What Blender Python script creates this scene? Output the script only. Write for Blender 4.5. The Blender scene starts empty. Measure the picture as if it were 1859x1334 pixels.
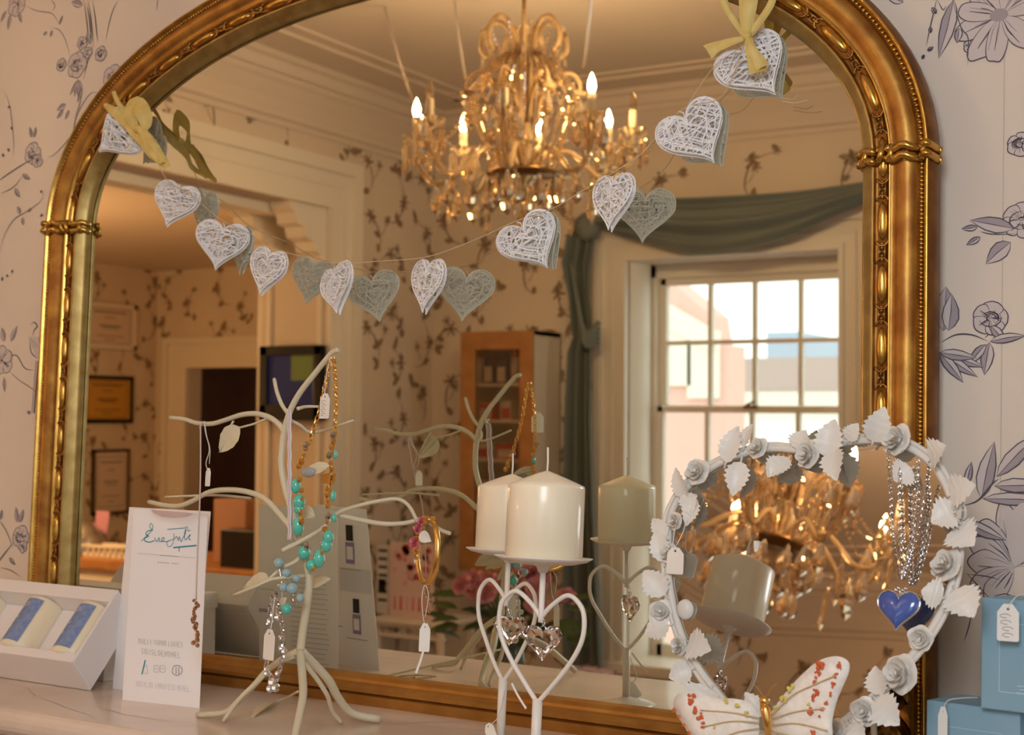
import bpy, math, random
SKY, FLASH, BULBE, INNERW, EXPO, FCOL = 4.6, 17, 1250, 100, -.80, (.88, .93, 1.0)
import numpy as np
from mathutils import Vector as V, Matrix
random.seed(7)
C_ = bpy.context.scene.collection
PI = math.pi
M = 1.20            # height of the mantel shelf
# ---------------------------------------------------------------- camera model
FPX, YAW, PITCH, ROLL, LEAN = 2497.0, math.radians(30.15), math.radians(5.775), math.radians(2.59), math.radians(-2.16)
CAM = V((0, -1.4, M + .2455))
_fw = V((-math.sin(YAW)*math.cos(PITCH), math.cos(YAW)*math.cos(PITCH), math.sin(PITCH)))
_r0 = V((math.cos(YAW), math.sin(YAW), 0)); _u0 = _r0.cross(_fw)
_rt = _r0*math.cos(ROLL) + _u0*math.sin(ROLL); _up = -_r0*math.sin(ROLL) + _u0*math.cos(ROLL)
MN = V((0, -math.cos(LEAN), math.sin(LEAN)))           # mirror normal
MU = V((0, math.sin(LEAN), math.cos(LEAN)))            # mirror up
MO = V((0, 0, M))
def ray(px, py): return (px-929.5)*_rt + (667-py)*_up + FPX*_fw
def at(px, py, y):
    v = ray(px, py); return CAM + v*((y-CAM.y)/v.y)
def onz(px, py, z):
    v = ray(px, py); return CAM + v*((z-CAM.z)/v.z)
def atm(px, py, d=0.0):
    v = ray(px, py); return CAM + v*((d-(CAM-MO).dot(MN))/v.dot(MN))
def rf(px, py, ax, val):
    v = ray(px, py); Q = CAM + v*((-(CAM-MO).dot(MN))/v.dot(MN)); w = v-2*v.dot(MN)*MN
    return Q + w*((val-Q[ax])/w[ax])
def MP(x, h, d=0.0): return MO + V((x, 0, 0)) + MU*h + MN*d
# ---------------------------------------------------------------- materials
def s2l(c):
    return tuple(((v/255)/12.92 if v/255 <= .04045 else ((v/255+.055)/1.055)**2.4) for v in c) + (1,)
MATS = {}
def mat(name, rgb, rough=.6, metal=0, trans=0, emit=None, es=0, noise=None, bump=None, coat=0, ior=1.45, sss=0, spec=None, alpha=None):
    if name in MATS: return MATS[name]
    m = bpy.data.materials.new(name); m.use_nodes = True; nt = m.node_tree; b = nt.nodes['Principled BSDF']
    b.inputs['Base Color'].default_value = s2l(rgb); b.inputs['Roughness'].default_value = rough
    b.inputs['Metallic'].default_value = metal; b.inputs['Transmission Weight'].default_value = trans
    b.inputs['IOR'].default_value = ior; b.inputs['Coat Weight'].default_value = coat
    if sss: b.inputs['Subsurface Weight'].default_value = sss; b.inputs['Subsurface Scale'].default_value = .01; b.inputs['Subsurface Radius'].default_value = (1, .7, .4)
    if spec is not None: b.inputs['Specular IOR Level'].default_value = spec
    if emit: b.inputs['Emission Color'].default_value = s2l(emit); b.inputs['Emission Strength'].default_value = es
    if noise:   # (scale, rgb2, lo, hi)
        tc = nt.nodes.new('ShaderNodeTexCoord'); n = nt.nodes.new('ShaderNodeTexNoise'); n.inputs['Scale'].default_value = noise[0]; n.inputs['Detail'].default_value = 5
        r = nt.nodes.new('ShaderNodeValToRGB'); r.color_ramp.elements[0].position = noise[2]; r.color_ramp.elements[1].position = noise[3]
        r.color_ramp.elements[0].color = s2l(rgb); r.color_ramp.elements[1].color = s2l(noise[1])
        nt.links.new(tc.outputs['Object'], n.inputs['Vector']); nt.links.new(n.outputs['Fac'], r.inputs['Fac']); nt.links.new(r.outputs['Color'], b.inputs['Base Color'])
    if bump:    # (scale, strength, distance)
        tc = nt.nodes.new('ShaderNodeTexCoord'); n = nt.nodes.new('ShaderNodeTexNoise'); n.inputs['Scale'].default_value = bump[0]; n.inputs['Detail'].default_value = 4
        bp = nt.nodes.new('ShaderNodeBump'); bp.inputs['Strength'].default_value = bump[1]; bp.inputs['Distance'].default_value = bump[2]
        nt.links.new(tc.outputs['Object'], n.inputs['Vector']); nt.links.new(n.outputs['Fac'], bp.inputs['Height']); nt.links.new(bp.outputs['Normal'], b.inputs['Normal'])
    MATS[name] = m; return m
def glassy(name, rgb, glossy=.08):       # thin pane: transparent with a faint gloss
    m = bpy.data.materials.new(name); m.use_nodes = True; nt = m.node_tree
    for n in list(nt.nodes): nt.nodes.remove(n)
    o = nt.nodes.new('ShaderNodeOutputMaterial'); mx = nt.nodes.new('ShaderNodeMixShader'); t = nt.nodes.new('ShaderNodeBsdfTransparent'); g = nt.nodes.new('ShaderNodeBsdfGlossy')
    t.inputs['Color'].default_value = s2l(rgb); g.inputs['Roughness'].default_value = .03; mx.inputs[0].default_value = glossy
    nt.links.new(t.outputs[0], mx.inputs[1]); nt.links.new(g.outputs[0], mx.inputs[2]); nt.links.new(mx.outputs[0], o.inputs[0]); MATS[name] = m; return m
PAPER = mat('wallpaper', (226, 212, 196), .85, bump=(220, .12, .001), noise=(3, (220, 205, 190), .35, .65))
SEAM = mat('wallpaper_seam', (200, 186, 172), .9)
INK = mat('wallpaper_ink', (90, 82, 94), .9)
INK2 = mat('wallpaper_ink_dark', (62, 52, 56), .9)
TINT = mat('wallpaper_tint', (205, 193, 188), .9)
TINT2 = mat('wallpaper_shade', (166, 154, 158), .9)
BINK = mat('room_wallpaper_ink', (124, 102, 84), .9)
BTINT = mat('room_wallpaper_tint', (165, 145, 125), .9)
WHITE = mat('trim_paint', (236, 228, 216), .45)
CEIL = mat('ceiling_paint', (222, 208, 194), .8)
GOLD = mat('antique_gold', (148, 100, 50), .46, .88, noise=(34, (196, 150, 74), .35, .75), bump=(180, .35, .0008))
GOLDD = mat('dark_gold', (106, 62, 20), .42, .85, noise=(40, (140, 96, 40), .3, .7), bump=(200, .3, .0006))
GOLDB = mat('bright_gold', (206, 164, 84), .28, .92, noise=(60, (170, 124, 50), .4, .8))
GOLDP = mat('pale_gold', (176, 150, 92), .4, .75, noise=(50, (146, 118, 66), .35, .75), bump=(140, .2, .0006))
MIRROR = mat('mirror_silver', (236, 237, 224), .0, 1.0)
SMIRROR = mat('small_mirror_silver', (216, 212, 204), .0, 1.0)
MARBLE = mat('marble', (232, 214, 198), .3, noise=(7, (204, 184, 168), .35, .75), coat=.3)
MARBLE2 = mat('marble_vein', (160, 138, 126), .3)
WAX = mat('ivory_wax', (238, 226, 200), .32, sss=.35, coat=.25)
WIRE = mat('cream_enamel', (232, 224, 214), .35)
TREE = mat('stone_enamel', (210, 199, 170), .38, bump=(300, .15, .0006))
WICK = mat('wick_cotton', (232, 222, 208), .8)
THREAD = mat('white_paper_thread', (240, 238, 238), .7)
TWINE = mat('beige_twine', (206, 182, 150), .8)
RAFFIA = mat('yellow_raffia', (222, 200, 128), .6, noise=(60, (204, 176, 96), .3, .7))
CRYSTAL = mat('clear_crystal', (248, 244, 248), .0, trans=1, ior=1.6)
SILVER = mat('polished_silver', (222, 222, 226), .12, 1)
CHGOLD = mat('jewel_gold', (236, 190, 112), .28, 1)
TURQ = mat('turquoise_stone', (92, 196, 176), .15, coat=.6)
TURQ2 = mat('pale_blue_bead', (168, 200, 206), .15, trans=.2)
STONEC = mat('clear_grey_stone', (190, 190, 184), .1, trans=.35)
PINKB = mat('pink_enamel', (220, 120, 132), .3)
CARD = mat('white_card', (240, 236, 236), .6)
TAGM = mat('tag_card', (240, 236, 228), .6)
INKT = mat('teal_ink', (28, 138, 158), .6)
INKG = mat('grey_ink', (130, 126, 130), .7)
INKF = mat('faint_ink', (176, 172, 176), .7)
BLACK = mat('black_plastic', (24, 22, 24), .35)
BOXW = mat('white_box_card', (232, 226, 224), .5)
BOXB = mat('blue_box_card', (134, 170, 188), .55)
BOXB2 = mat('blue_box_print', (186, 206, 218), .6)
ENAMELW = mat('painted_metal_petal', (226, 222, 214), .38, bump=(120, .2, .001))
WINGW = mat('glitter_wing', (236, 230, 222), .45, bump=(400, .5, .0008), noise=(120, (250, 246, 238), .3, .7))
WORANGE = mat('orange_glitter', (214, 100, 52), .4, bump=(500, .8, .001))
WYELL = mat('yellow_glitter', (222, 206, 110), .4, bump=(500, .8, .001))
BLUEH = mat('blue_enamel', (62, 86, 160), .12, coat=.7, noise=(60, (84, 110, 182), .3, .8))
SWAG = mat('dusty_teal_cloth', (116, 124, 122), .85, bump=(160, .2, .001))
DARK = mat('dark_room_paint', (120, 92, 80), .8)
WOODO = mat('honey_wood', (190, 136, 84), .5, noise=(14, (170, 114, 66), .3, .7))
FLOORM = mat('floor_carpet', (150, 120, 100), .9, noise=(30, (134, 106, 88), .3, .7))
CGLASS = mat('chandelier_glass', (255, 232, 196), .02, trans=.93, ior=1.5)
CARM = mat('chandelier_arm_glass', (255, 220, 166), .10, trans=.6, ior=1.45)
CMETAL = mat('chandelier_brass', (150, 112, 66), .3, .8)
CTUBE = mat('candle_tube', (244, 222, 184), .5)
BULBON = mat('lit_bulb', (255, 220, 160), .3, emit=(255, 212, 160), es=BULBE)
BULBOFF = mat('clear_bulb', (255, 236, 206), .02, trans=1, ior=1.2)
PANE = glassy('window_pane_glass', (246, 248, 246), .04)
CPANE = glassy('cabinet_glass', (236, 232, 226), .06)
LEAFG = mat('green_leaf', (70, 92, 46), .5)
PETALP = mat('pink_petal', (226, 158, 166), .6)
# ---------------------------------------------------------------- mesh builder
class MB:
    def __init__(s): s.v = []; s.f = []; s.m = []; s.sm = []
    def add(s, vs, fs, m=0, smooth=False):
        b = len(s.v); s.v.extend([tuple(p) for p in vs])
        for f in fs: s.f.append(tuple(b+i for i in f)); s.m.append(m); s.sm.append(smooth)
        return s
    def box(s, a, b, m=0, rot=0, piv=None):
        x0, y0, z0 = a; x1, y1, z1 = b
        vs = [V(p) for p in ((x0,y0,z0),(x1,y0,z0),(x1,y1,z0),(x0,y1,z0),(x0,y0,z1),(x1,y0,z1),(x1,y1,z1),(x0,y1,z1))]
        if rot:
            c = V(piv) if piv else V(((x0+x1)/2, (y0+y1)/2, 0)); R = Matrix.Rotation(rot, 3, 'Z'); vs = [R @ (p-c)+c for p in vs]
        return s.add(vs, [(0,3,2,1),(4,5,6,7),(0,1,5,4),(1,2,6,5),(2,3,7,6),(3,0,4,7)], m)
    def tube(s, pts, r, n=8, m=0, closed=False, caps=True, sq=1.0):
        pts = [V(p) for p in pts]; k = len(pts)
        rs = r if isinstance(r, (list, tuple)) else [r]*k
        vs = []; prev = None
        for i in range(k):
            if closed: t = pts[(i+1) % k]-pts[i-1]
            else: t = pts[min(i+1, k-1)]-pts[max(i-1, 0)]
            if t.length < 1e-9: t = V((0, 0, 1))
            t.normalize()
            if prev is None:
                a = V((0, 1, 0)) if abs(t.y) < .8 else V((1, 0, 0)); u = t.cross(a).normalized()
            else:
                u = prev - t*prev.dot(t)
                u = u.normalized() if u.length > 1e-6 else t.cross(V((0, 1, 0))).normalized()
            prev = u; w = t.cross(u)
            for j in range(n):
                a = 2*PI*j/n; vs.append(pts[i]+(u*math.cos(a)*sq+w*math.sin(a))*rs[i])
        fs = []
        for i in range(k if closed else k-1):
            for j in range(n):
                a, b = i*n+j, i*n+(j+1) % n; c, d = ((i+1) % k)*n+(j+1) % n, ((i+1) % k)*n+j
                fs.append((a, b, c, d))
        if caps and not closed: fs += [tuple(range(n))[::-1], tuple((k-1)*n+j for j in range(n))]
        return s.add(vs, fs, m, n > 4)
    def lathe(s, prof, o, n=16, m=0, ax=None, smooth=True, cap=True):
        o = V(o); a = V(ax).normalized() if ax else V((0, 0, 1)); u = a.orthogonal().normalized() if ax else V((1, 0, 0)); w = a.cross(u)
        vs = []
        for r, z in prof:
            for j in range(n):
                t = 2*PI*j/n; vs.append(o + a*z + (u*math.cos(t)+w*math.sin(t))*r)
        k = len(prof); fs = []
        for i in range(k-1):
            for j in range(n): fs.append((i*n+j, i*n+(j+1) % n, (i+1)*n+(j+1) % n, (i+1)*n+j))
        if cap: fs += [tuple(range(n))[::-1], tuple((k-1)*n+j for j in range(n))]
        return s.add(vs, fs, m, smooth)
    def ball(s, c, r, n=8, k=6, m=0, smooth=True, sc=(1, 1, 1)):
        c = V(c); vs = [c+V((0, 0, -r*sc[2]))]; fs = []
        for i in range(1, k):
            p = PI*i/k
            for j in range(n):
                t = 2*PI*j/n; vs.append(c+V((math.sin(p)*math.cos(t)*sc[0], math.sin(p)*math.sin(t)*sc[1], -math.cos(p)*sc[2]))*r)
        vs.append(c+V((0, 0, r*sc[2]))); L = len(vs)-1
        for j in range(n): fs.append((0, 1+(j+1) % n, 1+j)); fs.append((L, 1+(k-2)*n+j, 1+(k-2)*n+(j+1) % n))
        for i in range(k-2):
            for j in range(n): fs.append((1+i*n+j, 1+i*n+(j+1) % n, 1+(i+1)*n+(j+1) % n, 1+(i+1)*n+j))
        return s.add(vs, fs, m, smooth)
    def grid(s, g, m=0, smooth=True):
        a, b = len(g), len(g[0]); vs = [p for row in g for p in row]
        return s.add(vs, [(i*b+j, i*b+j+1, (i+1)*b+j+1, (i+1)*b+j) for i in range(a-1) for j in range(b-1)], m, smooth)
    def prism(s, poly, d, m=0):      # poly: 3D pts of a planar outline, d: extrusion vector
        poly = [V(p) for p in poly]; n = len(poly); d = V(d)
        return s.add(poly+[p+d for p in poly], [tuple(range(n))[::-1], tuple(range(n, 2*n))]+[(i, (i+1) % n, n+(i+1) % n, n+i) for i in range(n)], m)
    def strip(s, pts, w, nrm=(0, -1, 0), m=0, taper=False):
        pts = [V(p) for p in pts]; k = len(pts); vs = []; N = V(nrm)
        for i in range(k):
            t = (pts[min(i+1, k-1)]-pts[max(i-1, 0)]); sd = t.cross(N)
            sd = sd.normalized() if sd.length > 1e-9 else V((1, 0, 0))
            ww = w[i] if isinstance(w, (list, tuple)) else w
            if taper: ww *= math.sin(PI*(i+.35)/(k-.3))
            vs += [pts[i]+sd*ww/2, pts[i]-sd*ww/2]
        return s.add(vs, [(2*i, 2*i+1, 2*i+3, 2*i+2) for i in range(k-1)], m)
    def build(s, name, mats, parent=None, origin=None):
        if not isinstance(mats, (list, tuple)): mats = [mats]
        if not s.v: s.ball((0, 0, 0), .001)
        if parent is not None:
            o = V((0, 0, 0)); p = parent
            while p is not None: o += p.location; p = p.parent
        elif origin is not None: o = V(origin)
        else:
            A = np.array(s.v); o = V((float((A[:,0].min()+A[:,0].max())/2), float((A[:,1].min()+A[:,1].max())/2), float(A[:,2].min())))
        me = bpy.data.meshes.new(name); me.from_pydata([V(p)-o for p in s.v], [], s.f)
        for mm in mats: me.materials.append(mm)
        me.polygons.foreach_set('material_index', s.m); me.polygons.foreach_set('use_smooth', s.sm); me.update()
        ob = bpy.data.objects.new(name, me); C_.objects.link(ob)
        if parent is not None: ob.parent = parent
        else: ob.location = o
        return ob
def thing(name, label, cat, loc, group=None):
    o = bpy.data.objects.new(name, None); C_.objects.link(o); o.location = loc; o.empty_display_size = .05
    o['label'] = label; o['category'] = cat
    if group: o['group'] = group
    return o
def tag(o, label, cat, group=None, kind=None):
    o['label'] = label; o['category'] = cat
    if group: o['group'] = group
    if kind: o['kind'] = kind
    return o
def struct(o, label=None):
    o['kind'] = 'structure'
    if label: o['label'] = label
    return o
def plabel(o, t): o['label'] = t; return o
def smooth_path(pts, n=6):
    pts = [V(p) for p in pts]; out = []
    P = [pts[0]*2-pts[1]]+pts+[pts[-1]*2-pts[-2]]
    for i in range(1, len(P)-2):
        for k in range(n):
            t = k/n; a, b, c, d = P[i-1], P[i], P[i+1], P[i+2]
            out.append(.5*((2*b)+(c-a)*t+(2*a-5*b+4*c-d)*t*t+(3*b-3*c+d-a)*t**3))
    out.append(pts[-1]); return out
def bevel(o, w=.002, seg=2):
    b = o.modifiers.new('bevel', 'BEVEL'); b.width = w; b.segments = seg; b.limit_method = 'ANGLE'; return o
# ================================================================ wallpaper motifs (2D strokes mapped on a wall)
class Ink:
    """collects strokes in a wall's own (a, b) metres; maps to 3D with fn(a, b, lift)"""
    def __init__(s, fn, nrm, mb, mi): s.fn = fn; s.n = nrm; s.mb = mb; s.mi = mi   # mi: dict of material indices
    k = 0
    def lift(s): Ink.k += 1; return .0001+(Ink.k % 240)*.000006
    def line(s, pts, w, m='ink', taper=True): l = s.lift(); s.mb.strip([s.fn(a, b, l) for a, b in pts], w, s.n, s.mi[m], taper)
    def fill(s, pts, m='tint'): l = s.lift(); s.mb.add([s.fn(a, b, l) for a, b in pts], [tuple(range(len(pts)))], s.mi[m])
    def curve(s, pts, w, m='ink', taper=True):
        q = smooth_path([(a, b, 0) for a, b in pts], 5); s.line([(p.x, p.y) for p in q], w, m, taper)
    def petal(s, cx, cy, ang, L, W, rng, lw):
        ca, sa = math.cos(ang), math.sin(ang); T = lambda u, v: (cx+u*ca-v*sa, cy+u*sa+v*ca)
        j = lambda: rng.uniform(-.06, .06)*L
        o = [T(0, 0), T(.3*L, .36*W+j()), T(.7*L, .5*W+j()), T(.95*L, .25*W), T(L+j(), 0), T(.93*L, -.28*W), T(.66*L, -.5*W+j()), T(.3*L, -.34*W), T(0, 0)]
        q = smooth_path([(a, b, 0) for a, b in o], 4); pts = [(p.x, p.y) for p in q]
        s.fill(pts[:-1], 'tint'); s.line(pts, lw, 'ink')
        for k in range(3):
            v = rng.uniform(-.25, .25)*W; s.line([T(.12*L, v*.4), T(.35*L, v), T(rng.uniform(.5, .8)*L, v*1.2)], lw*1.2, rng.choice(['shade', 'ink']))
    def flower(s, cx, cy, R, rng, n=6, lw=.0011, squash=1.0):
        a0 = rng.uniform(0, 6)
        for k in range(n): s.petal(cx, cy, a0+k*2*PI/n+rng.uniform(-.15, .15), R*rng.uniform(.85, 1.1), R*.95*squash, rng, lw)
        for k in range(9):
            a = rng.uniform(0, 2*PI); r = rng.uniform(.1, .34)*R; s.line([(cx, cy), (cx+r*math.cos(a), cy+r*math.sin(a))], lw*1.6, 'dark')
    def rose(s, cx, cy, R, rng, lw=.0011):
        for k in range(5): s.petal(cx, cy, k*1.256+rng.uniform(-.2, .2), R, R*1.1, rng, lw)
        for k in range(4):
            r = R*(.62-.14*k); a = rng.uniform(0, 6)
            s.line([(cx+r*math.cos(a+t*.5), cy+r*.8*math.sin(a+t*.5)) for t in range(8)], lw*1.3, rng.choice(['ink', 'dark']))
        s.line([(cx-.12*R, cy), (cx+.12*R, cy+.05*R)], lw*4, 'shade')
    def leaf(s, x, y, ang, L, rng, W=None, lw=.001):
        W = W or L*.32; ca, sa = math.cos(ang), math.sin(ang); bnd = rng.uniform(-.12, .12)*L
        T = lambda u, v: (x+u*ca-(v+bnd*(u/L)**2)*sa, y+u*sa+(v+bnd*(u/L)**2)*ca)
        up = [T(L*t, W*.5*math.sin(PI*t**.8)) for t in (0, .15, .35, .6, .8, 1)]; dn = [T(L*t, -W*.5*math.sin(PI*t**.8)) for t in (1, .8, .6, .35, .15, 0)]
        s.fill(up+dn[1:-1], 'tint'); s.fill([T(L*t, 0) for t in (0, .35, .6, 1)]+dn[1:-1], 'shade')
        s.line(up, lw, 'ink'); s.line(dn, lw*1.1, 'ink'); s.line([T(0, 0), T(L*.5, 0), T(L*.95, 0)], lw*.8, 'ink')
    def bud(s, x, y, ang, L, rng): s.leaf(x, y, ang, L, rng, L*.5, .0012); s.line([(x, y), (x+L*.6*math.cos(ang), y+L*.6*math.sin(ang))], .0022, 'dark')
    def spray(s, x, y, ang, L, rng, fl=.02, dens=7):
        pts = []; a = ang; px, py = x, y
        for k in range(7):
            pts.append((px, py)); px += L/6*math.cos(a); py += L/6*math.sin(a); a += rng.uniform(-.45, .45)
        s.curve(pts, .0022, 'ink'); s.curve([(p+.0015, q) for p, q in pts], .0012, 'dark')
        for k in range(dens):
            i = rng.randrange(1, 7); p, q = pts[i]; b = ang+rng.choice([-1, 1])*rng.uniform(.5, 1.3); l = L*rng.uniform(.08, .2)
            ex, ey = p+l*math.cos(b), q+l*math.sin(b); s.line([(p, q), ((p+ex)/2+.003, (q+ey)/2), (ex, ey)], .0012, 'ink')
            if rng.random() < .6: s.leaf(ex, ey, b, l*.9+.01, rng)
            else: s.bud(ex, ey, b, l*.4+.008, rng)
        s.flower(pts[6][0], pts[6][1], fl, rng); s.rose(pts[3][0]+fl*.4, pts[3][1], fl*.8, rng)
IM = dict(ink=1, dark=2, tint=3, shade=4)
def paper_pattern(mb, fn, nrm, a0, a1, b0, b1, rng, hole=None, stepa=.20, stepb=.20):
    ink = Ink(fn, nrm, mb, dict(ink=1, dark=2, tint=3, shade=3)); r = 0; a = a0+.08
    while a < a1-.05:
        b = b0+.08+(r % 2)*stepb/2
        while b < b1-.08:
            x, y = a+rng.uniform(-.03, .03), b+rng.uniform(-.03, .03)
            if not (hole and hole(x, y)):
                L = rng.uniform(.16, .26); an = PI/2+rng.uniform(-.9, .9); x -= L*.4*math.cos(an); y -= L*.4*math.sin(an)
                pts = [(x, y), (x+.3*L*math.cos(an+.5), y+.3*L*math.sin(an+.5)), (x+.7*L*math.cos(an), y+.7*L*math.sin(an)), (x+L*math.cos(an-.5), y+L*math.sin(an-.5))]
                ink.curve(pts, .008, 'ink'); e = rng.choice([-1, 1])
                ink.curve([pts[1], (pts[1][0]+e*.03, pts[1][1]+.03), (pts[1][0]+e*.05, pts[1][1]+.07)], .004, 'ink')
                for k in range(6): px, py = pts[rng.randrange(4)]; ink.leaf(px, py, an+rng.uniform(-1.6, 1.6), rng.uniform(.03, .06), rng, .022, .005)
                for (px, py, q) in ((pts[2][0], pts[2][1], 1), (pts[1][0]+e*.05, pts[1][1]+.075, .7), (pts[3][0], pts[3][1], .6)):
                    for k in range(6): ink.line([(px, py), (px+.036*q*math.cos(k*1.05+r), py+.036*q*math.sin(k*1.05+r))], .018*q, 'ink' if k % 2 else 'tint')
                    ink.line([(px-.008*q, py), (px+.010*q, py)], .012*q, 'dark')
            b += stepb
        a += stepa; r += 1
RM = [PAPER, BINK, BINK, BTINT]
# ================================================================ the room
WY = .018; XL = -3.533; XR = 1.65; YF = -4.0; ZC = M+1.74
W = MB()      # the wall the mirror stands against
W.box((XL, WY, 0), (XR, WY+.12, ZC+.1))
fnM = lambda a, b, l=0: V((a, WY-l, b))
ink = Ink(fnM, (0, -1, 0), W, IM); rng = random.Random(3)
def wp(px, py): p = at(px, py, WY); return p.x, p.z
sc = .00078
def F(px, py, r, n=6): x, y = wp(px, py); ink.flower(x, y, r*sc, rng, n, lw=.0012)
def RO(px, py, r): x, y = wp(px, py); ink.rose(x, y, r*sc, rng, lw=.0012)
def LF(px, py, deg, L, W_=None): x, y = wp(px, py); ink.leaf(x, y, math.radians(deg), L*sc, rng, (W_*sc if W_ else None), .0012)
def CU(pts, w=.0012, m='ink'): ink.curve([wp(*p) for p in pts], w, m, True)
def DOT(px, py, r=4): x, y = wp(px, py); ink.bud(x, y, rng.uniform(0, 6), r*2.2*sc, rng)
# left of the mirror
F(32, 8, 26); LF(20, 25, -100, 34, 10); LF(35, 22, -70, 26, 8); LF(12, 20, -130, 26, 8)
CU([(45, 10), (68, 20), (95, 25), (108, 45)]); CU([(95, 20), (100, 10), (90, -5)])
for k, (a, b) in enumerate(((152, 0), (160, 0), (168, 0), (157, 6))): CU([(a, b), (a+5, 30), (a+8, 60), (a+10, 78)], .0022, 'dark' if k % 2 else 'ink')
LF(150, 10, 160, 34, 14); LF(158, 60, -60, 28, 10)
CU([(215, 0), (205, 20), (198, 45), (192, 75)], .0018); CU([(170, 78), (160, 110), (152, 145)], .0018)
RO(140, 118, 26); RO(112, 118, 13); F(150, 78, 14, 5); RO(184, 98, 15); RO(205, 140, 24); F(160, 95, 12, 5)
for a in (-60, -80, -100, -120): LF(142, 145, a, 34, 9)
CU([(128, 105), (120, 75), (108, 55), (92, 50)]); LF(95, 55, -100, 14, 6); LF(86, 58, 210, 12, 6); LF(108, 45, 70, 20, 5)
CU([(180, 168), (165, 170), (150, 190), (138, 215), (130, 245), (100, 280), (85, 285)], .002); CU([(150, 165), (145, 190), (135, 215)], .0016, 'dark')
LF(120, 190, 200, 26, 12); LF(115, 200, 230, 22, 8); LF(126, 200, 250, 20, 8); LF(150, 160, -110, 30, 8)
RO(60, 278, 22); F(68, 292, 15, 5); LF(58, 250, 110, 24, 7); LF(62, 250, 75, 22, 7)
CU([(70, 285), (40, 300), (10, 320), (-5, 330)], .0018); CU([(45, 315), (25, 340), (0, 352)]); LF(28, 342, -55, 26, 9); LF(42, 316, -35, 26, 8)
CU([(8, 165), (18, 190), (22, 220), (26, 260), (24, 290)]); DOT(20, 195); DOT(24, 235); DOT(15, 270); DOT(5, 280)
CU([(0, 462), (8, 430), (25, 400), (48, 385), (75, 365), (80, 345)]); LF(38, 388, 130, 18, 8); LF(42, 395, -80, 16, 7); LF(52, 385, 40, 12, 5); DOT(78, 348, 3); DOT(74, 392, 4); DOT(5, 510, 4); DOT(15, 503, 3); DOT(24, 490, 3)
F(6, 655, 28, 5); LF(20, 620, 70, 34, 12); LF(8, 620, 110, 30, 12); LF(8, 685, -80, 30, 8); CU([(12, 650), (30, 645), (45, 668), (62, 672)], .0016, 'dark'); CU([(15, 672), (35, 690), (62, 708), (68, 720)])
CU([(55, 590), (62, 585), (68, 592), (62, 600), (60, 612)], .002)
x0, z0 = wp(54, 612); x1, z1 = wp(95, 650); ink.fill([(x0, z0), (x1, z0), (x1, z1), (x0+.018, z1)], 'tint'); ink.curve([(x0, z0), (x0+.006, z1+.01), (x0+.02, z1)], .0016)
for k in range(9): xx = x0+.004*k; ink.line([(xx, z0-.002*k % .01), (xx+.004, (z0+z1)/2)], .0009)
for k, (a, mm) in enumerate(((66, 'shade'), (70, 'dark'), (76, 'ink'), (81, 'shade'), (86, 'dark'))): x, z = wp(a, 655); x2, z2 = wp(a, 750); ink.line([(x, z), (x, z2)], .0026, mm, False)
CU([(66, 752), (76, 755), (90, 752)], .0024); CU([(78, 835), (70, 815), (80, 808), (86, 815)]); CU([(82, 895), (68, 890), (74, 882), (84, 884)]); DOT(56, 750, 5)
RO(38, 975, 22); F(42, 992, 12, 5); LF(32, 948, 105, 30, 9); LF(36, 948, 70, 26, 9); CU([(48, 985), (62, 982), (76, 972)], .0016); CU([(25, 985), (5, 1010), (-8, 1030)], .002); LF(18, 1012, -40, 22, 7); CU([(25, 995), (10, 960), (-5, 940)], .0014); LF(5, 925, -100, 20, 6); CU([(0, 1030), (20, 1035), (40, 1048)])
CU([(288, -5), (285, 20)], .0012); CU([(284, 95), (290, 85)], .0014)
# right of the mirror
for a, L in ((200, 62), (235, 66), (262, 64), (310, 60), (20, 60), (70, 60), (130, 58), (165, 56)):
    x, z = wp(1818, 28); ink.petal(x, z, math.radians(a), L*sc, 32*sc, rng, .0012)
x, z = wp(1814, 28); ink.fill([(x+12*sc*math.cos(t), z+9*sc*math.sin(t)) for t in np.linspace(0, 2*PI, 12)[:-1]], 'shade')
LF(1732, 0, -100, 80, 20); CU([(1702, -5), (1695, 25), (1688, 55), (1682, 85)]); DOT(1700, 25, 5); DOT(1690, 60, 4); DOT(1684, 92, 4); DOT(1678, 100, 3)
CU([(1728, -5), (1745, 50), (1758, 70), (1757, 120)]); LF(1742, 52, -95, 20, 10); F(1762, 85, 10, 5); CU([(1702, 0), (1712, 18), (1718, 10)]); LF(1640, 5, 150, 30, 12)
RO(1852, 262, 16); RO(1855, 400, 24); LF(1840, 415, 165, 56, 20); LF(1835, 440, 215, 40, 22); CU([(1845, 425), (1800, 425), (1780, 420)]); LF(1775, 412, 190, 20, 8); LF(1780, 430, 215, 20, 8)
LF(1713, 600, 85, 58, 30); LF(1722, 600, 80, 48, 22); CU([(1708, 622), (1735, 608), (1765, 608), (1795, 620)], .0016); CU([(1788, 614), (1796, 605), (1800, 595)], .0012); RO(1798, 578, 22); LF(1800, 592, -50, 26, 12)
LF(1797, 622, -100, 42, 16); LF(1790, 625, -130, 34, 12); LF(1798, 620, 15, 44, 12)
for a, L in ((-20, 60), (-35, 58), (-50, 50), (-10, 48)): LF(1706, 640, a, L, 14)
LF(1782, 905, 82, 74, 22); LF(1810, 865, 52, 80, 20); LF(1806, 882, 5, 66, 18); LF(1785, 905, 3, 88, 16); LF(1755, 880, 80, 30, 9); CU([(1748, 918), (1776, 908), (1800, 880), (1815, 868)], .0016); LF(1750, 945, -28, 56, 16)
for a, L in ((60, 80), (80, 84), (100, 80), (40, 70), (125, 70), (150, 62), (175, 56), (210, 60), (235, 56)): x, z = wp(1842, 1030); ink.petal(x, z, math.radians(a), L*sc, 30*sc, rng, .0012)
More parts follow.
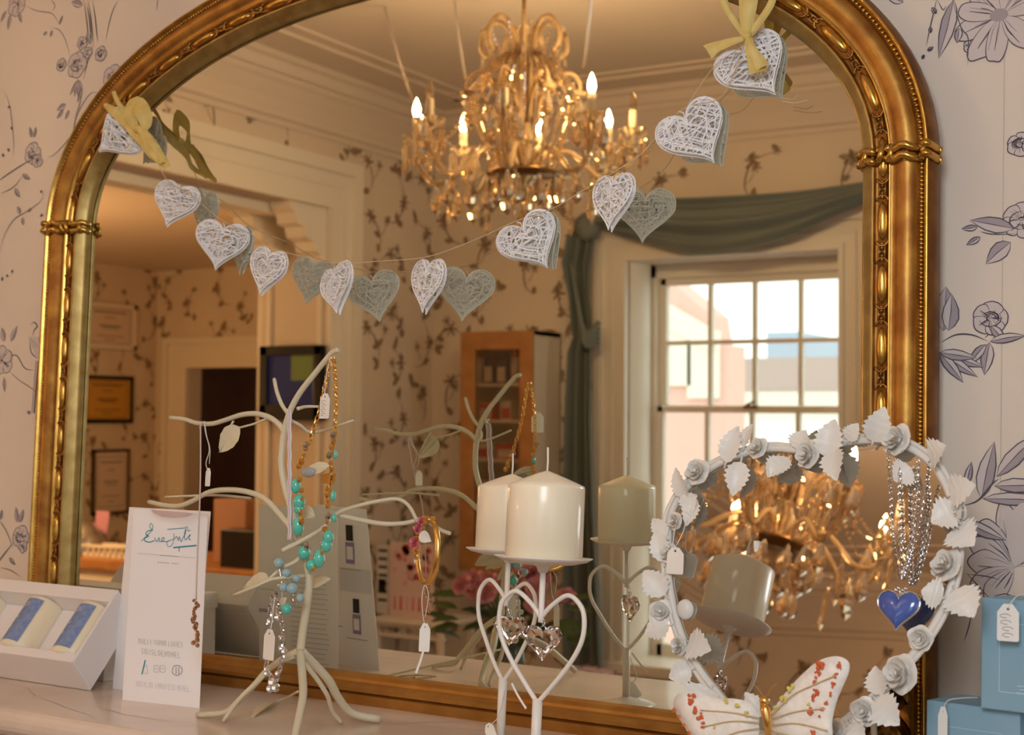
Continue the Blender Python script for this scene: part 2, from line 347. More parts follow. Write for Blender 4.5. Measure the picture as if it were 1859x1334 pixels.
CU([(1755, 1042), (1790, 1046), (1815, 1052)]); CU([(1755, 1040), (1780, 1068), (1800, 1090)]); LF(1795, 1090, -10, 50, 26); CU([(1765, 1110), (1758, 1140), (1750, 1165)])
for px in (1819, -300):
    x, z = wp(px, 600); W.strip([V((x, WY-.0002, .0)), V((x, WY-.0002, ZC))], .0012, (0, -1, 0), 5)
# further repeats away from the photographed part, so the paper carries on
for (a, b) in ((-.9, 2.6), (-.3, 2.55), (-1.5, 2.6), (-2.0, 2.3), (-2.0, 1.6), (-2.5, 2.0), (-2.9, 1.5), (-2.4, .9), (-3.1, 2.3), (.15, 1.5), (.15, 2.2), (.6, 1.9), (.6, 1.1), (1.1, 1.5), (1.2, 2.3), (.1, .8)):
    ink.spray(a, b, PI/2+rng.uniform(-.5, .5), .34, rng, .045, 9)
struct(W.build('wall_front', [PAPER, INK, INK2, TINT, TINT2, SEAM]))
fl = MB(); fl.box((-7.2, -6.6, -.1), (XR+.2, .2, 0)); struct(fl.build('floor', FLOORM))
ce = MB(); ce.box((XL-.36, YF-.3, ZC), (XR+.2, .2, ZC+.1)); struct(ce.build('ceiling', CEIL))
# --- left wall with the wide cased opening
OY0, OY1, OZ = -3.19, -1.15, M+1.215; XB = XL-.345
LW = MB()
LW.box((XB, OY1, 0), (XL, WY, ZC)); LW.box((XB, YF-.3, 0), (XL, OY0, ZC)); LW.box((XB, OY0, OZ), (XL, OY1, ZC))
fnL = lambda a, b, l=0: V((XL+l, a, b))
paper_pattern(LW, fnL, (1, 0, 0), YF, 0, .1, ZC-.12, random.Random(5), hole=lambda a, b: OY0-.3 < a < OY1+.3 and b < OZ+.16 or (a < -3.4 and b < .3), stepa=.21, stepb=.24)
struct(LW.build('wall_left', RM))
A = MB()   # architrave round the opening
def arch(A, x, sg):
    AW = .205
    for (u0, u1, t) in ((0, AW, .014), (-.0007, .03, .024), (.15, AW+.0007, .034), (.09, .10, .02)):
        xa, xb = (x, x+sg*t) if sg > 0 else (x+sg*t, x)
        A.box((xa, OY0-u1, 0), (xb, OY0-u0, OZ+u0)); A.box((xa, OY1+u0, 0), (xb, OY1+u1, OZ+u0)); A.box((xa, OY0-u1, OZ+u0), (xb, OY1+u1, OZ+u1))
arch(A, XL, 1); arch(A, XB, -1)
for y0 in (OY0, OY1): # panelled linings of the reveal
    s = .008 if y0 == OY0 else -.008
    for a, b in ((.03, .05), (.3, .32)): A.box((XB+a, min(y0, y0+s), .1), (XB+b, max(y0, y0+s), OZ-.1))
# stepped brackets in the opening's top corners
for sgn, yb in ((1, OY0), (-1, OY1)):
    prof = [(0, 0), (.24, 0), (.235, -.03), (.20, -.045), (.19, -.085), (.145, -.095), (.13, -.135), (.08, -.15), (.07, -.185), (.03, -.20), (.02, -.26), (0, -.27)]
    for xa, xb in ((XL-.11, XL-.005), (XB+.005, XB+.11)): A.prism([V((xa, yb+sgn*u, OZ+v)) for u, v in prof], V((xb-xa, 0, 0)))
A.box((XB+.12, OY0, OZ-.04), (XL-.12, OY1, OZ-.001))
struct(A.build('trim_1', WHITE))
# --- cornice
K = MB(); CH = .24
prof = [(0, -CH), (.012, -CH), (.014, -CH+.02), (.03, -CH+.03), (.03, -CH+.045), (.05, -.15), (.085, -.10), (.10, -.085), (.10, -.07), (.115, -.065), (.13, -.03), (.15, -.02), (.15, 0), (0, 0)]
K.prism([V((XL+u, WY, ZC+v)) for u, v in prof], V((0, YF-WY, 0))); K.prism([V((XR-u, WY, ZC+v)) for u, v in prof], V((0, YF-WY, 0)))
K.prism([V((XL, YF+u, ZC+v)) for u, v in prof], V((XR-XL, 0, 0))); K.prism([V((XL, WY-u, ZC+v)) for u, v in prof], V((XR-XL, 0, 0)))
for (a, b) in ((XL+.32, .012), (XL+.40, .008)): K.box((a, YF+.3, ZC-b), (a+.03, WY-.3, ZC))
K.box((XL+.3, YF+.32, ZC-.012), (XR-.3, YF+.35, ZC)); K.box((XL+.3, YF+.40, ZC-.008), (XR-.3, YF+.43, ZC))
struct(K.build('trim_2', CEIL))
# --- far wall with the sash window seen in the mirror, and an unseen twin added further right for daylight
WX0, WX1 = -2.53, rf(1537, 600, 1, -4.27).x+.055
WZ0 = M-.70; WZ1 = rf(1340, 462, 1, YF).z
TW = 2.35     # offset of the added second window
FW = MB()
def wall_holes(B, x0, x1, y0, y1, holes, z1):   # holes: (xa, xb, za, zb)
    x = x0
    for xa, xb, za, zb in holes: B.box((x, y0, 0), (xa, y1, z1)); B.box((xa, y0, 0), (xb, y1, za)); B.box((xa, y0, zb), (xb, y1, z1)); x = xb
    B.box((x, y0, 0), (x1, y1, z1))
wall_holes(FW, XL-.34, XR+.12, YF-.3, YF, [(WX0, WX1, WZ0, WZ1), (WX0+TW, WX1+TW, WZ0, WZ1)], ZC)
fnF = lambda a, b, l=0: V((a, YF+l, b))
hl = lambda a, b: any(WX0-.22+o < a < WX1+.22+o and b < WZ1+.22 for o in (0, TW))
paper_pattern(FW, fnF, (0, 1, 0), XL, XR, .15, ZC-.25, random.Random(9), hole=hl, stepa=.21, stepb=.24)
struct(FW.build('wall_back', RM))
def sash(name, dx):
    T = thing(name, '', '', (WX0+dx+.5, YF-.15, WZ0)); del T['label']; del T['category']; T['kind'] = 'structure'
    c = MB(); x0, x1 = WX0+dx, WX1+dx
    for (u0, u1, t) in ((0, .145, .02), (-.0007, .02, .032), (.11, .1457, .045), (.06, .07, .028)):
        c.box((x0-u1, YF, WZ0-.05), (x0-u0, YF+t, WZ1+u1)); c.box((x1+u0, YF, WZ0-.05), (x1+u1, YF+t, WZ1+u1)); c.box((x0-u0, YF, WZ1+u0), (x1+u0, YF+t, WZ1+u1))
    c.build('casing', WHITE, T)
    c = MB()   # splayed, rounded lining of the recess
    g = [[V((x0+.005+.03*math.sin(PI*t), YF-.01-.22*t, z)) for t in np.linspace(0, 1, 8)] for z in (WZ0, WZ1)]; c.grid(g)
    g = [[V((x1-.005-.03*math.sin(PI*t), YF-.01-.22*t, z)) for t in np.linspace(0, 1, 8)] for z in (WZ0, WZ1)]; c.grid(g)
    c.build('lining', WHITE, T)
    c = MB(); c.box((x0-.1, YF-.28, WZ0-.04), (x1+.1, YF+.06, WZ0+.008)); bevel(c.build('window_sill', WHITE, T), .006)
    gx0, gx1 = rf(1213, 620, 1, -4.27).x+dx, x1-.045; zr = rf(1375, 741, 1, -4.27).z; zt = rf(1375, 512, 1, -4.27).z
    c = MB(); ya, yb = -4.29, -4.22
    c.box((x0, ya, WZ0), (gx0-.035, yb, WZ1)); c.box((gx1+.02, ya, WZ0), (x1, yb, WZ1)); c.box((x0, ya, zt+.03), (x1, yb, WZ1)); bevel(c.build('sash_box', WHITE, T), .004)
    def one(nm, za, zb, y, rail0, rail1):
        c = MB(); c.box((gx0-.035, y-.02, za-rail0), (gx0, y+.02, zb+rail1)); c.box((gx1, y-.02, za-rail0), (gx1+.035, y+.02, zb+rail1)); c.box((gx0-.03, y-.02, za-rail0), (gx1+.03, y+.02, za)); c.box((gx0-.03, y-.02, zb), (gx1+.03, y+.02, zb+rail1))
        bevel(c.build(nm, WHITE, T), .003); fr = bpy.data.objects[nm] if False else None
        g = MB()
        for k in (1, 2, 3): x = gx0+(gx1-gx0)*k/4; g.box((x-.009, y-.015, za), (x+.009, y+.015, zb))
        zz = (za+zb)/2+(.01 if nm == 'upper_sash' else 0); g.box((gx0, y-.014, zz-.009), (gx1, y+.014, zz+.009)); g.build('glazing_bars', WHITE, T)
        p = MB(); p.box((gx0, y-.002, za), (gx1, y+.002, zb)); p.build('pane', PANE, T)
    one('upper_sash', zr+.012, zt, -4.27, .0, .03); one('lower_sash', WZ0+.06, zr-.02, -4.235, .06, .03)
    c = MB(); x = (gx0+gx1)/2; c.box((x-.03, -4.225, zr), (x+.03, -4.2, zr+.012)); c.tube([(x-.02, -4.21, zr+.012), (x+.02, -4.21, zr+.03)], .006); plabel(c.build('sash_catch', CMETAL, T), 'brass sash catch')
    return T
sash('window_1', 0); sash('added_window_2', TW)
# --- right wall with an unseen tall window added to bring in daylight
RW = MB(); RWY0, RWY1 = -3.0, -1.7
RW.box((XR, YF-.3, 0), (XR+.12, RWY0, ZC)); RW.box((XR, RWY1, 0), (XR+.12, WY+.1, ZC)); RW.box((XR, RWY0, 0), (XR+.12, RWY1, .7)); RW.box((XR, RWY0, 2.35), (XR+.12, RWY1, ZC)); struct(RW.build('wall_right', PAPER))
wn = bpy.data.objects.new('added_window_3', None); C_.objects.link(wn); wn.location = (XR, -2.35, .7); wn['kind'] = 'structure'
c = MB()
for y in (RWY0, (RWY0+RWY1)/2-.02, RWY1-.05): c.box((XR+.03, y, .7), (XR+.09, y+.05, 2.35))
for z in (.7, 1.5, 2.3): c.box((XR+.03, RWY0, z), (XR+.09, RWY1, z+.05))
c.build('window_frame', WHITE, wn); c = MB(); c.box((XR+.055, RWY0, .7), (XR+.06, RWY1, 2.35)); c.build('pane', PANE, wn)
# --- inner room seen through the opening
IX, IY, IZ = -6.76, -5.5, M+1.32
I = MB(); I.box((IX-.1, IY, 0), (IX, -.4, IZ)); paper_pattern(I, lambda a, b, l=0: V((IX+l, a, b)), (1, 0, 0), IY, -3.2, .2, IZ, random.Random(2), stepa=.25, stepb=.26); struct(I.build('wall_inner_left', RM))
DX0, DX1, DZ = rf(343, 700, 1, IY).x, rf(343, 700, 1, IY).x+.95, rf(343, 668, 1, IY).z
I = MB(); I.box((IX, IY-.12, 0), (DX0, IY, IZ)); I.box((DX0, IY-.12, DZ), (DX1, IY, IZ)); I.box((DX1, IY-.12, 0), (XB, IY, IZ))
paper_pattern(I, lambda a, b, l=0: V((a, IY+l, b)), (0, 1, 0), IX, XB, .2, IZ, random.Random(4), hole=lambda a, b: DX0-.2 < a < DX1+.2 and b < DZ+.2, stepa=.24, stepb=.26)
struct(I.build('wall_inner_back', RM))
I = MB(); I.box((XB-.02, IY, 0), (XB, YF-.3, IZ)); struct(I.build('wall_inner_right', PAPER))
I = MB(); I.box((IX, -.4, 0), (XB, -.3, IZ)); struct(I.build('wall_inner_front', PAPER))
I = MB(); I.box((IX, IY-.1, IZ), (XB, -.3, IZ+.08)); struct(I.build('ceiling_inner', CEIL))
I = MB()
for (u0, u1, t) in ((0, .2, .02), (-.0007, .03, .035), (.16, .2007, .05)):
    I.box((DX0-u1, IY, 0), (DX0-u0, IY+t, DZ+u1)); I.box((DX1+u0, IY, 0), (DX1+u1, IY+t, DZ+u1)); I.box((DX0-u0, IY, DZ+u0), (DX1+u0, IY+t, DZ+u1))
struct(I.build('door_1', WHITE))
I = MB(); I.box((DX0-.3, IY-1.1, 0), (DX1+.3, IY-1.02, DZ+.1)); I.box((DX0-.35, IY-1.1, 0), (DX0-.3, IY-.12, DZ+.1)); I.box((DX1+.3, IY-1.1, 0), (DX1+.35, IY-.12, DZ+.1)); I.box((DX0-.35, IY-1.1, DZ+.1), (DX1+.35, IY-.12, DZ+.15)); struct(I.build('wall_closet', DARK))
# baseboards
B = MB(); B.box((XL, YF, 0), (XL+.02, OY0-.21, .2)); B.box((XL, OY1+.21, 0), (XL+.02, WY, .2)); struct(B.build('baseboard_left', WHITE))
B = MB(); B.box((XL, YF, 0), (XR, YF+.02, .2)); struct(B.build('baseboard_back', WHITE))
B = MB(); B.box((XR-.02, YF, 0), (XR, WY, .2)); struct(B.build('baseboard_right', WHITE))
# ================================================================ fireplace
FP = thing('fireplace_mantel', 'pale veined marble mantel shelf standing under the big gold mirror', 'mantelpiece', (-.9, -.17, 0))
b = MB(); b.box((-1.95, -.338, M-.03), (.35, WY, M)); ob = b.build('mantel_shelf', MARBLE, FP); bevel(ob, .012, 4)
r_ = random.Random(11)
for k in range(26):
    x, y = r_.uniform(-1.9, .3), r_.uniform(-.31, -.02); p = [V((x, y, M+.0003))]
    a = r_.uniform(-.5, 1.2)
    for i in range(6): a += r_.uniform(-.6, .6); q = p[-1]+V((math.cos(a), math.sin(a), 0))*.03; q.y = min(-.005, max(-.322, q.y)); q.z = M+.0003; p.append(q)
    v = MB(); v.strip(p, r_.uniform(.0005, .0012), (0, 0, 1), 0, True); v.build('marble_vein', MARBLE2, ob)
b = MB()
for (d, z0, z1) in ((.330, .055, .033), (.315, .09, .055), (.29, .13, .09)): b.box((-1.93+(.362-d), -d, M-z0), (.33-(.362-d), WY, M-z1+.003))
bevel(b.build('shelf_moulding', MARBLE, FP), .006, 3)
b = MB(); b.box((-1.85, -.22, 0), (-1.5, WY, M-.13)); b.box((-.05, -.22, 0), (.25, WY, M-.13)); b.box((-1.5, -.2, M-.4), (-.05, WY, M-.13)); b.build('surround', MARBLE, FP)
b = MB(); b.box((-1.5, -.05, 0), (-.05, WY, M-.4)); plabel(b.build('firebox', BLACK, FP), 'dark firebox')
# ================================================================ big gilt mirror
CX, SA, HS, HR = -.949, .5575, .612, .272
def inner(t):      # t 0..1 along left side, arch, right side -> (x, h, nx, nh) with outward normal
    L1 = HS-.03; La = 1.36; T = 2*L1+La; s = t*T
    if s < L1: return CX-SA, .03+s, -1, 0
    if s > L1+La: return CX+SA, HS-(s-L1-La), 1, 0
    a = PI*(1-(s-L1)/La); n = 2.12
    c, q = math.cos(a), math.sin(a); x = math.copysign(abs(c)**(2/n), c)*SA; h = max(q, 0)**(2/n)*HR
    nx = math.copysign(abs(x/SA)**(n-1)/SA, x); nh = abs(h/HR)**(n-1)/HR; l = math.hypot(nx, nh); return CX+x, HS+h, nx/l, nh/l
ts = []
_s = [inner(i/1600) for i in range(1601)]
acc = [0]
for i in range(1600): acc.append(acc[-1]+math.hypot(_s[i+1][0]-_s[i][0], _s[i+1][1]-_s[i][1]))
TOT = acc[-1]
def atlen(l):
    import bisect
    i = min(max(bisect.bisect(acc, l)-1, 0), 1599); f = (l-acc[i])/max(acc[i+1]-acc[i], 1e-9); a, b = _s[i], _s[i+1]
    v = [a[k]+(b[k]-a[k])*f for k in range(4)]; n = math.hypot(v[2], v[3]); return v[0], v[1], v[2]/n, v[3]/n
def FP_(l, u, v): x, h, nx, nh = atlen(l); return MP(x+nx*u, h+nh*u, v)
BM = thing('overmantel_mirror', 'large arched gilt overmantel mirror standing on the marble shelf', 'mirror', MP(CX, 0, 0))
prof = [(0, .001), (.001, .008), (.004, .011), (.012, .018), (.0145, .0195), (.016, .018), (.0175, .016), (.0205, .017), (.0275, .017), (.030, .018), (.031, .0215), (.0325, .0215), (.034, .019), (.039, .0235), (.045, .027), (.050, .0275), (.055, .026), (.059, .022), (.0605, .019), (.0655, .019), (.067, .023), (.069, .0245), (.0705, .0235), (.072, .019), (.0745, .014), (.075, .0), (.075, -.008)]
NL = 170
ml = [0 if u < .016 else (1 if u < .031 else (0 if u < .06 else (1 if u < .067 else 2))) for u, v in prof]
fr = MB(); rows = [[FP_(TOT*i/NL, u, v) for u, v in prof] for i in range(NL+1)]
vs = [p for r in rows for p in r]; n = len(prof); b0 = len(fr.v); fr.v += [tuple(p) for p in vs]
for i in range(NL):
    for j in range(n-1):
        fr.f.append((i*n+j, i*n+j+1, (i+1)*n+j+1, (i+1)*n+j)); u = prof[j][0]
        fr.m.append(3 if u < .0145 else (1 if u < .030 else (2 if u < .0325 else (0 if u < .0590 else (1 if u < .0655 else (2 if u < .0705 else 1)))))); fr.sm.append(True)
fro = fr.build('arched_frame', [GOLD, GOLDD, GOLDB, GOLDP], BM)
g = MB(); pts = [MP(*(lambda q: (q[0]+q[2]*.003, q[1]+q[3]*.003))(atlen(TOT*i/120)), 0) for i in range(121)]
pts = [MP(CX-SA-.003, .02, 0)]+pts+[MP(CX+SA+.003, .02, 0)]
g.add(pts, [tuple(range(len(pts)))]); plabel(g.build('mirror_glass', MIRROR, BM), 'silvered mirror glass')
g = MB(); pp = [p-MN*.002 for p in pts]; g.prism(pp, -MN*.006); g.build('backing_board', DARK, BM)
# rope bead line, cabochons, little bound ornaments
g = MB(); k = int(TOT/.0042)
for i in range(k): l = TOT*(i+.5)/k; g.ball(FP_(l, .063, .0195), .0023, 5, 4, 0, True)
plabel(g.build('rope_beading', GOLDB, BM), 'fine line of small gold beads')
step = .0635; l = .03
while l < TOT-.02:
    g = MB(); o = MB(); a = [FP_(l+d, .024, .0165) for d in np.linspace(-.0195, .0195, 9)]; rr_ = [.0012, .0042, .0054, .0058, .0058, .0058, .0054, .0042, .0012]; g.tube(a, rr_, 8)
    m_ = l+step/2
    for s in (-1, 1):
        o.tube([FP_(m_+s*(.0115-.0055*math.cos(t)), .024+.0058*math.sin(t), .0185) for t in np.linspace(-PI/2, PI/2, 7)], .0011, 5)
        o.tube([FP_(m_-.006, .024+s*.003, .019), FP_(m_+.006, .024+s*.003, .019)], .0009, 5)
    for d, u in ((-.004, 0), (.004, 0), (0, .002), (0, -.002), (-.008, .0), (.008, .0)): o.ball(FP_(m_+d, .024+u, .0185), .0016, 6, 4)
    l += step
    g.build('oblong_bead', GOLDB, BM); o.build('ribbon_ornament', GOLD, BM)
for x0, sg in ((CX-SA, -1), (CX+SA, 1)):      # bands where the arch springs
    g = MB()
    for dh in (-.005, .005):
        g.tube([MP(x0+sg*u, HS+.004+dh+.002*math.sin(u*300), v+.004) for u, v in [(-.003, .002)]+prof[1:26]+[(.079, 0)]], .0042, 8)
    for u in (.006, .024, .034, .05, .066): g.tube([MP(x0+sg*(u-.002), HS-.005, .026 if u > .02 else .018), MP(x0+sg*(u+.002), HS+.013, .026 if u > .02 else .018)], .0035, 6)
    g.build('frame_band', GOLDB, BM)
g = MB()      # bottom rail
pr_ = [(-.008, .0), (.020, .0), (.022, .012), (.0235, .024), (.026, .026), (.028, .024), (.030, .016), (.034, .014), (.0375, .008), (.037, .001)]
def rail(pr_, xa, xb):
    n = len(pr_); P = [MP(x, h, v) for x in (xa, xb) for v, h in [(q[0], q[1]) for q in pr_]]; return P
rp = [(.0, -.008), (.0, .021), (.013, .024), (.015, .020), (.017, .026), (.022, .027), (.025, .022), (.0265, .014), (.030, .012), (.034, .008), (.036, .001), (.036, -.008)]
xa, xb = CX-SA-.07, CX+SA+.07
g.add([MP(x, h, v) for x in (xa, xb) for h, v in rp], [(i, i+1, len(rp)+i+1, len(rp)+i) for i in range(len(rp)-1)]+[tuple(range(len(rp))), tuple(range(len(rp), 2*len(rp)))])
plabel(g.build('bottom_rail', mat('rail_gold', (168, 116, 52), .42, .8, noise=(30, (190, 142, 74), .3, .7)), BM), 'flat gold bottom rail')
for sx in (-1, 1):      # scrolled acanthus corners
    g = MB(); x0 = CX+sx*(SA+.037)
    for (cx, ch, L, W_, rot) in ((0, .05, .07, .05, 0), (.012, .04, .06, .03, -.5), (-.012, .035, .055, .03, .5), (-.005, .02, .05, .045, 1.2)):
        rows = []
        for t in np.linspace(0, 1, 9):
            row = []
            for w in np.linspace(-1, 1, 7):
                ww = W_*.5*math.sin(PI*min(t*.9+.12, 1))**.7*w; uu = L*(t-.4); c, s = math.cos(rot), math.sin(rot)
                row.append(MP(x0+sx*(cx+ww*c+uu*s), max(ch+uu*c-ww*s, .002), .024+.012*math.cos(w*PI*2.2)*.4+.016*math.sin(PI*t)))
            rows.append(row)
        g.grid(rows)
    g.tube([MP(x0+sx*(.02*math.cos(t)*(1-t/9)), .075+.02*math.sin(t)*(1-t/9), .032) for t in np.linspace(0, 7, 26)], [.004*(1-i/34) for i in range(26)], 6)
    g.tube([MP(x0+sx*(-.02+.016*math.cos(t)*(1-t/9)), .045+.016*math.sin(t)*(1-t/9), .034) for t in np.linspace(0, 7, 26)], [.0035*(1-i/34) for i in range(26)], 6)
    plabel(g.build('corner_scroll', mat('scroll_gold', (150, 110, 52), .3, .9, noise=(70, (96, 58, 22), .4, .6)), BM), 'scrolled leaf at the foot of the frame')
# ================================================================ garland
def heart_pts(n=48):
    o = []
    for i in range(n):
        t = 2*PI*i/n; o.append((16*math.sin(t)**3/32, (13*math.cos(t)-5*math.cos(2*t)-2*math.cos(3*t)-math.cos(4*t)+2.5)/32))
    return o
HP = heart_pts()
def inside(x, y):
    c = False; n = len(HP)
    for i in range(n):
        (x1, y1), (x2, y2) = HP[i], HP[i-1]
        if (y1 > y) != (y2 > y) and x < (x2-x1)*(y-y1)/(y2-y1)+x1: c = not c
    return c
def woven_heart(name, px, py, size, roll, yaw, d, seed, label):
    """heart woven of paper thread; roll: degrees clockwise, yaw: turn about its own vertical"""
    rg = random.Random(seed); O = atm(px, py, d); r = math.radians(roll); y = math.radians(yaw)
    ex = V((math.cos(y), math.sin(y), 0)); nz = V((math.sin(y), -math.cos(y), 0)); ez = V((0, 0, 1))
    X = ex*math.cos(r)-ez*math.sin(r); Y = ex*math.sin(r)+ez*math.cos(r)
    def T(a, b, l): 
        bulge = .05*(1-min(1, 3.2*(a*a+b*b))); return O + (X*a+Y*b)*size + nz*(l+size*bulge*(1 if l >= 0 else -1))
    mb = MB(); R = .00095
    for q in range(3):
        k = 1-.05*q; mb.tube([T(a*k*rg.uniform(.99, 1.01), b*k, (.0012 if q % 2 else -.0008)) for a, b in HP], R*1.1, 4, closed=True)
    for q, f in enumerate((.8, .62, .45, .3)): mb.tube([T(a*f+rg.uniform(-.01, .01), b*f+.02+rg.uniform(-.01, .01), .001*(-1)**q) for a, b in HP[::2]], R, 3, closed=True)
    for dirn in (rg.uniform(.3, .6), rg.uniform(1.2, 1.6), rg.uniform(2.2, 2.7), rg.uniform(-.1, .1)):
        c, s = math.cos(dirn), math.sin(dirn); off = -.62
        while off < .62:
            off += rg.uniform(.034, .060); dd = rg.uniform(-.12, .12); seg = []; c2, s2 = math.cos(dirn+dd), math.sin(dirn+dd); side = rg.choice((-1, 1)); cv = rg.uniform(-.08, .08)
            for i in range(-14, 15):
                u = i*.045; x, z = c2*u-s2*(off+cv*math.cos(u*4)), s2*u+c2*(off+cv*math.cos(u*4))
                if inside(x, z): seg.append((x, z))
                else:
                    if len(seg) > 2: mb.tube([T(a, b, side*(.0008+.0009*math.sin(j*1.3))) for j, (a, b) in enumerate(seg)], R*rg.uniform(.8, 1.35), 3, caps=False)
                    seg = []
            if len(seg) > 2: mb.tube([T(a, b, side*.001) for a, b in seg], R, 3, caps=False)
    mb.tube([T(0, .3, 0), T(.02, .36, .002), T(-.02, .42, 0)], .0007, 4)
    ob = mb.build(name, THREAD); tag(ob, label, 'heart ornament', 'woven hearts on the garland'); return ob
hearts = [(214, 248, .076, 52, 20, .034, 'white woven heart hanging on the gilt frame beneath the left yellow bow'),
 (316, 372, .068, 16, 18, .03, 'topmost white woven heart inside the glass on the left slope of the garland'),
 (400, 446, .072, 8, 28, .022, 'wide open-woven white heart overlapping the one with the green reflection, left slope'),
 (484, 494, .067, 14, -6, .046, 'white woven heart between the wide heart and the lowest pair of hearts'),
 (612, 526, .070, -12, -20, .040, 'white woven heart turned edgewise at the lowest left point of the garland'),
 (776, 520, .072, 6, -24, .042, 'white woven heart just right of the middle of the garland, turned sideways'),
 (966, 442, .073, -34, 24, .016, 'white woven heart hanging beneath the chandelier reflection'),
 (1112, 368, .070, 4, -24, .042, 'white woven heart right of the chandelier drops, beside its own reflection'),
 (1264, 246, .078, -34, 20, .018, 'white woven heart on the steep right slope, second below the right bow'),
 (1372, 124, .078, -36, 16, .016, 'topmost right white woven heart directly under the yellow bow')]
for i, h in enumerate(hearts): woven_heart('woven_heart', h[0], h[1], h[2], h[3], h[4], h[5], 20+i, h[6])
g = MB(); sp = [(262, 236, .04), (300, 322, .035), (345, 352, .035), (400, 398, .03), (455, 425, .04), (490, 449, .045), (560, 468, .042), (612, 478, .042), (690, 474, .042), (776, 466, .042), (860, 436, .03), (940, 400, .02), (1000, 380, .025), (1060, 345, .035), (1115, 312, .04), (1165, 278, .035), (1205, 232, .025), (1245, 195, .02), (1300, 182, .03), (1325, 150, .035), (1352, 78, .038)]
g.tube(smooth_path([atm(*p) for p in sp], 6), .00055, 5)
g.tube(smooth_path([atm(1240, 205, .02), atm(1265, 165, .03), (atm(1300, 118, .035)), atm(1354, 80, .038)], 6), .0005, 5)
g.tube(smooth_path([atm(1418, 178, .02), atm(1440, 180, .022), atm(1448, 172, .025)], 4), .0006, 5); g.tube(smooth_path([atm(1418, 184, .02), atm(1445, 187, .022), atm(1466, 182, .025)], 4), .0006, 5)
tag(g.build('garland_string', TWINE), 'thin beige twine strung in a curve across the big mirror between two yellow bows', 'string')
def raffia(mb, pts, w, d, twist=.3):
    P = smooth_path([atm(px, py, d+(i % 2)*.003) for i, (px, py) in enumerate(pts)], 5); k = len(P); vs = []
    for i, p in enumerate(P):
        t = (P[min(i+1, k-1)]-P[max(i-1, 0)]).normalized(); N = V((math.sin(twist*i*.35)*.6, -1, .2)).normalized(); s = t.cross(N).normalized()
        ww = w(i/(k-1)) if callable(w) else w
        vs.append([p+s*ww*q/2+N*(.0025*(1-q*q))-N*.001 for q in (-1, -.5, 0, .5, 1)])
    mb.grid(vs)
b = MB()
raffia(b, [(190, 190), (212, 206), (240, 230), (262, 256), (278, 282), (300, 300)], lambda t: .007+.012*math.sin(PI*min(1, t*1.1)), .038)
raffia(b, [(205, 167), (214, 186), (228, 204), (244, 224)], .007, .036); raffia(b, [(246, 232), (236, 208), (246, 188), (258, 202), (264, 222), (260, 236)], lambda t: .010+.014*math.sin(PI*t), .042)
raffia(b, [(252, 232), (268, 254), (284, 278), (305, 304)], lambda t: .010+.008*math.sin(PI*t), .044); raffia(b, [(262, 240), (276, 262), (290, 280), (296, 296)], .010, .046); b.ball(atm(250, 234, .042), .006, 8, 6)
tag(b.build('raffia_bow', RAFFIA), 'yellow raffia bow tied over the left shoulder of the gilt frame', 'bow', 'yellow raffia bows')
b = MB()
raffia(b, [(1300, -40), (1318, 10), (1340, 45), (1357, 66)], .008, .036); raffia(b, [(1362, -45), (1362, 0), (1358, 40), (1357, 66)], lambda t: .020-.012*t, .040); raffia(b, [(1350, -45), (1352, 10), (1356, 60)], .012, .036)
raffia(b, [(1412, -40), (1400, 5), (1378, 40), (1358, 66)], .008, .036); raffia(b, [(1357, 66), (1330, 74), (1300, 85), (1284, 94)], lambda t: .005+.013*t, .036)
raffia(b, [(1357, 62), (1362, 85), (1370, 110), (1378, 132)], lambda t: .006+.014*t, .040); raffia(b, [(1356, 66), (1366, 90), (1386, 122)], lambda t: .004+.012*t, .042); b.ball(atm(1357, 66, .040), .005, 8, 6)
tag(b.build('raffia_bow', RAFFIA), 'yellow raffia bow with long tails tied at the upper right of the gilt frame', 'bow', 'yellow raffia bows')
# ================================================================ small shapes shared below
def oframe(dirv, nrm):
    d = V(dirv).normalized(); n = V(nrm); n = (n-d*n.dot(d)).normalized(); return d, d.cross(n), n
def leaf3(mb, o, dirv, nrm, L, W_, serr=0, curl=.25, m=0, n=10, fold=.2):
    d, s, nn = oframe(dirv, nrm); o = V(o); rows = []
    for i in range(n+1):
        t = i/n; w = W_/2*math.sin(PI*t**.75)**.85
        if serr and 0 < i < n: w *= (1+serr*(1 if i % 2 else -1))
        c = o+d*(L*t)+nn*(curl*L*(t*(1-t)*1.2-.25*t*t)); row = []
        for q in (-1, -.5, 0, .5, 1): row.append(c+s*w*q+nn*(fold*w*abs(q)-.06*w*math.cos(i*2.2)*abs(q)))
        rows.append(row)
    mb.grid(rows, m)
def rose3(mb, o, nrm, R, rg, m=0):
    n = V(nrm).normalized(); u = n.orthogonal().normalized(); w = n.cross(u); o = V(o)
    for ring, (r, k, lift, h) in enumerate(((1, 5, .1, .35), (.72, 4, .32, .5), (.46, 3, .5, .5), (.24, 2, .62, .4))):
        a0 = rg.uniform(0, 6)
        for j in range(k):
            a = a0+2*PI*j/k; g = []
            for p in np.linspace(-.75, .75, 7):
                row = []; th = a+p*2*PI/k*.85
                for q in np.linspace(0, 1, 5):
                    rr_ = R*r*(.35+.65*q)*(1-.12*abs(p)**2)*(1+.06*math.sin(5*p)); z = R*(lift*.6+h*(q**1.6)*(.75 if ring else .45)+(.12 if p > 0 else 0)); 
                    if ring == 0 and q > .9: z -= R*.1
                    row.append(o+(u*math.cos(th)+w*math.sin(th))*rr_+n*z)
                g.append(row)
            mb.grid(g, m)
    mb.ball(o+n*R*.55, R*.14, 6, 5, m); mb.lathe([(R*.1, -R*.2), (R*.4, 0), (R*.5, R*.15)], o, 8, m, ax=n)
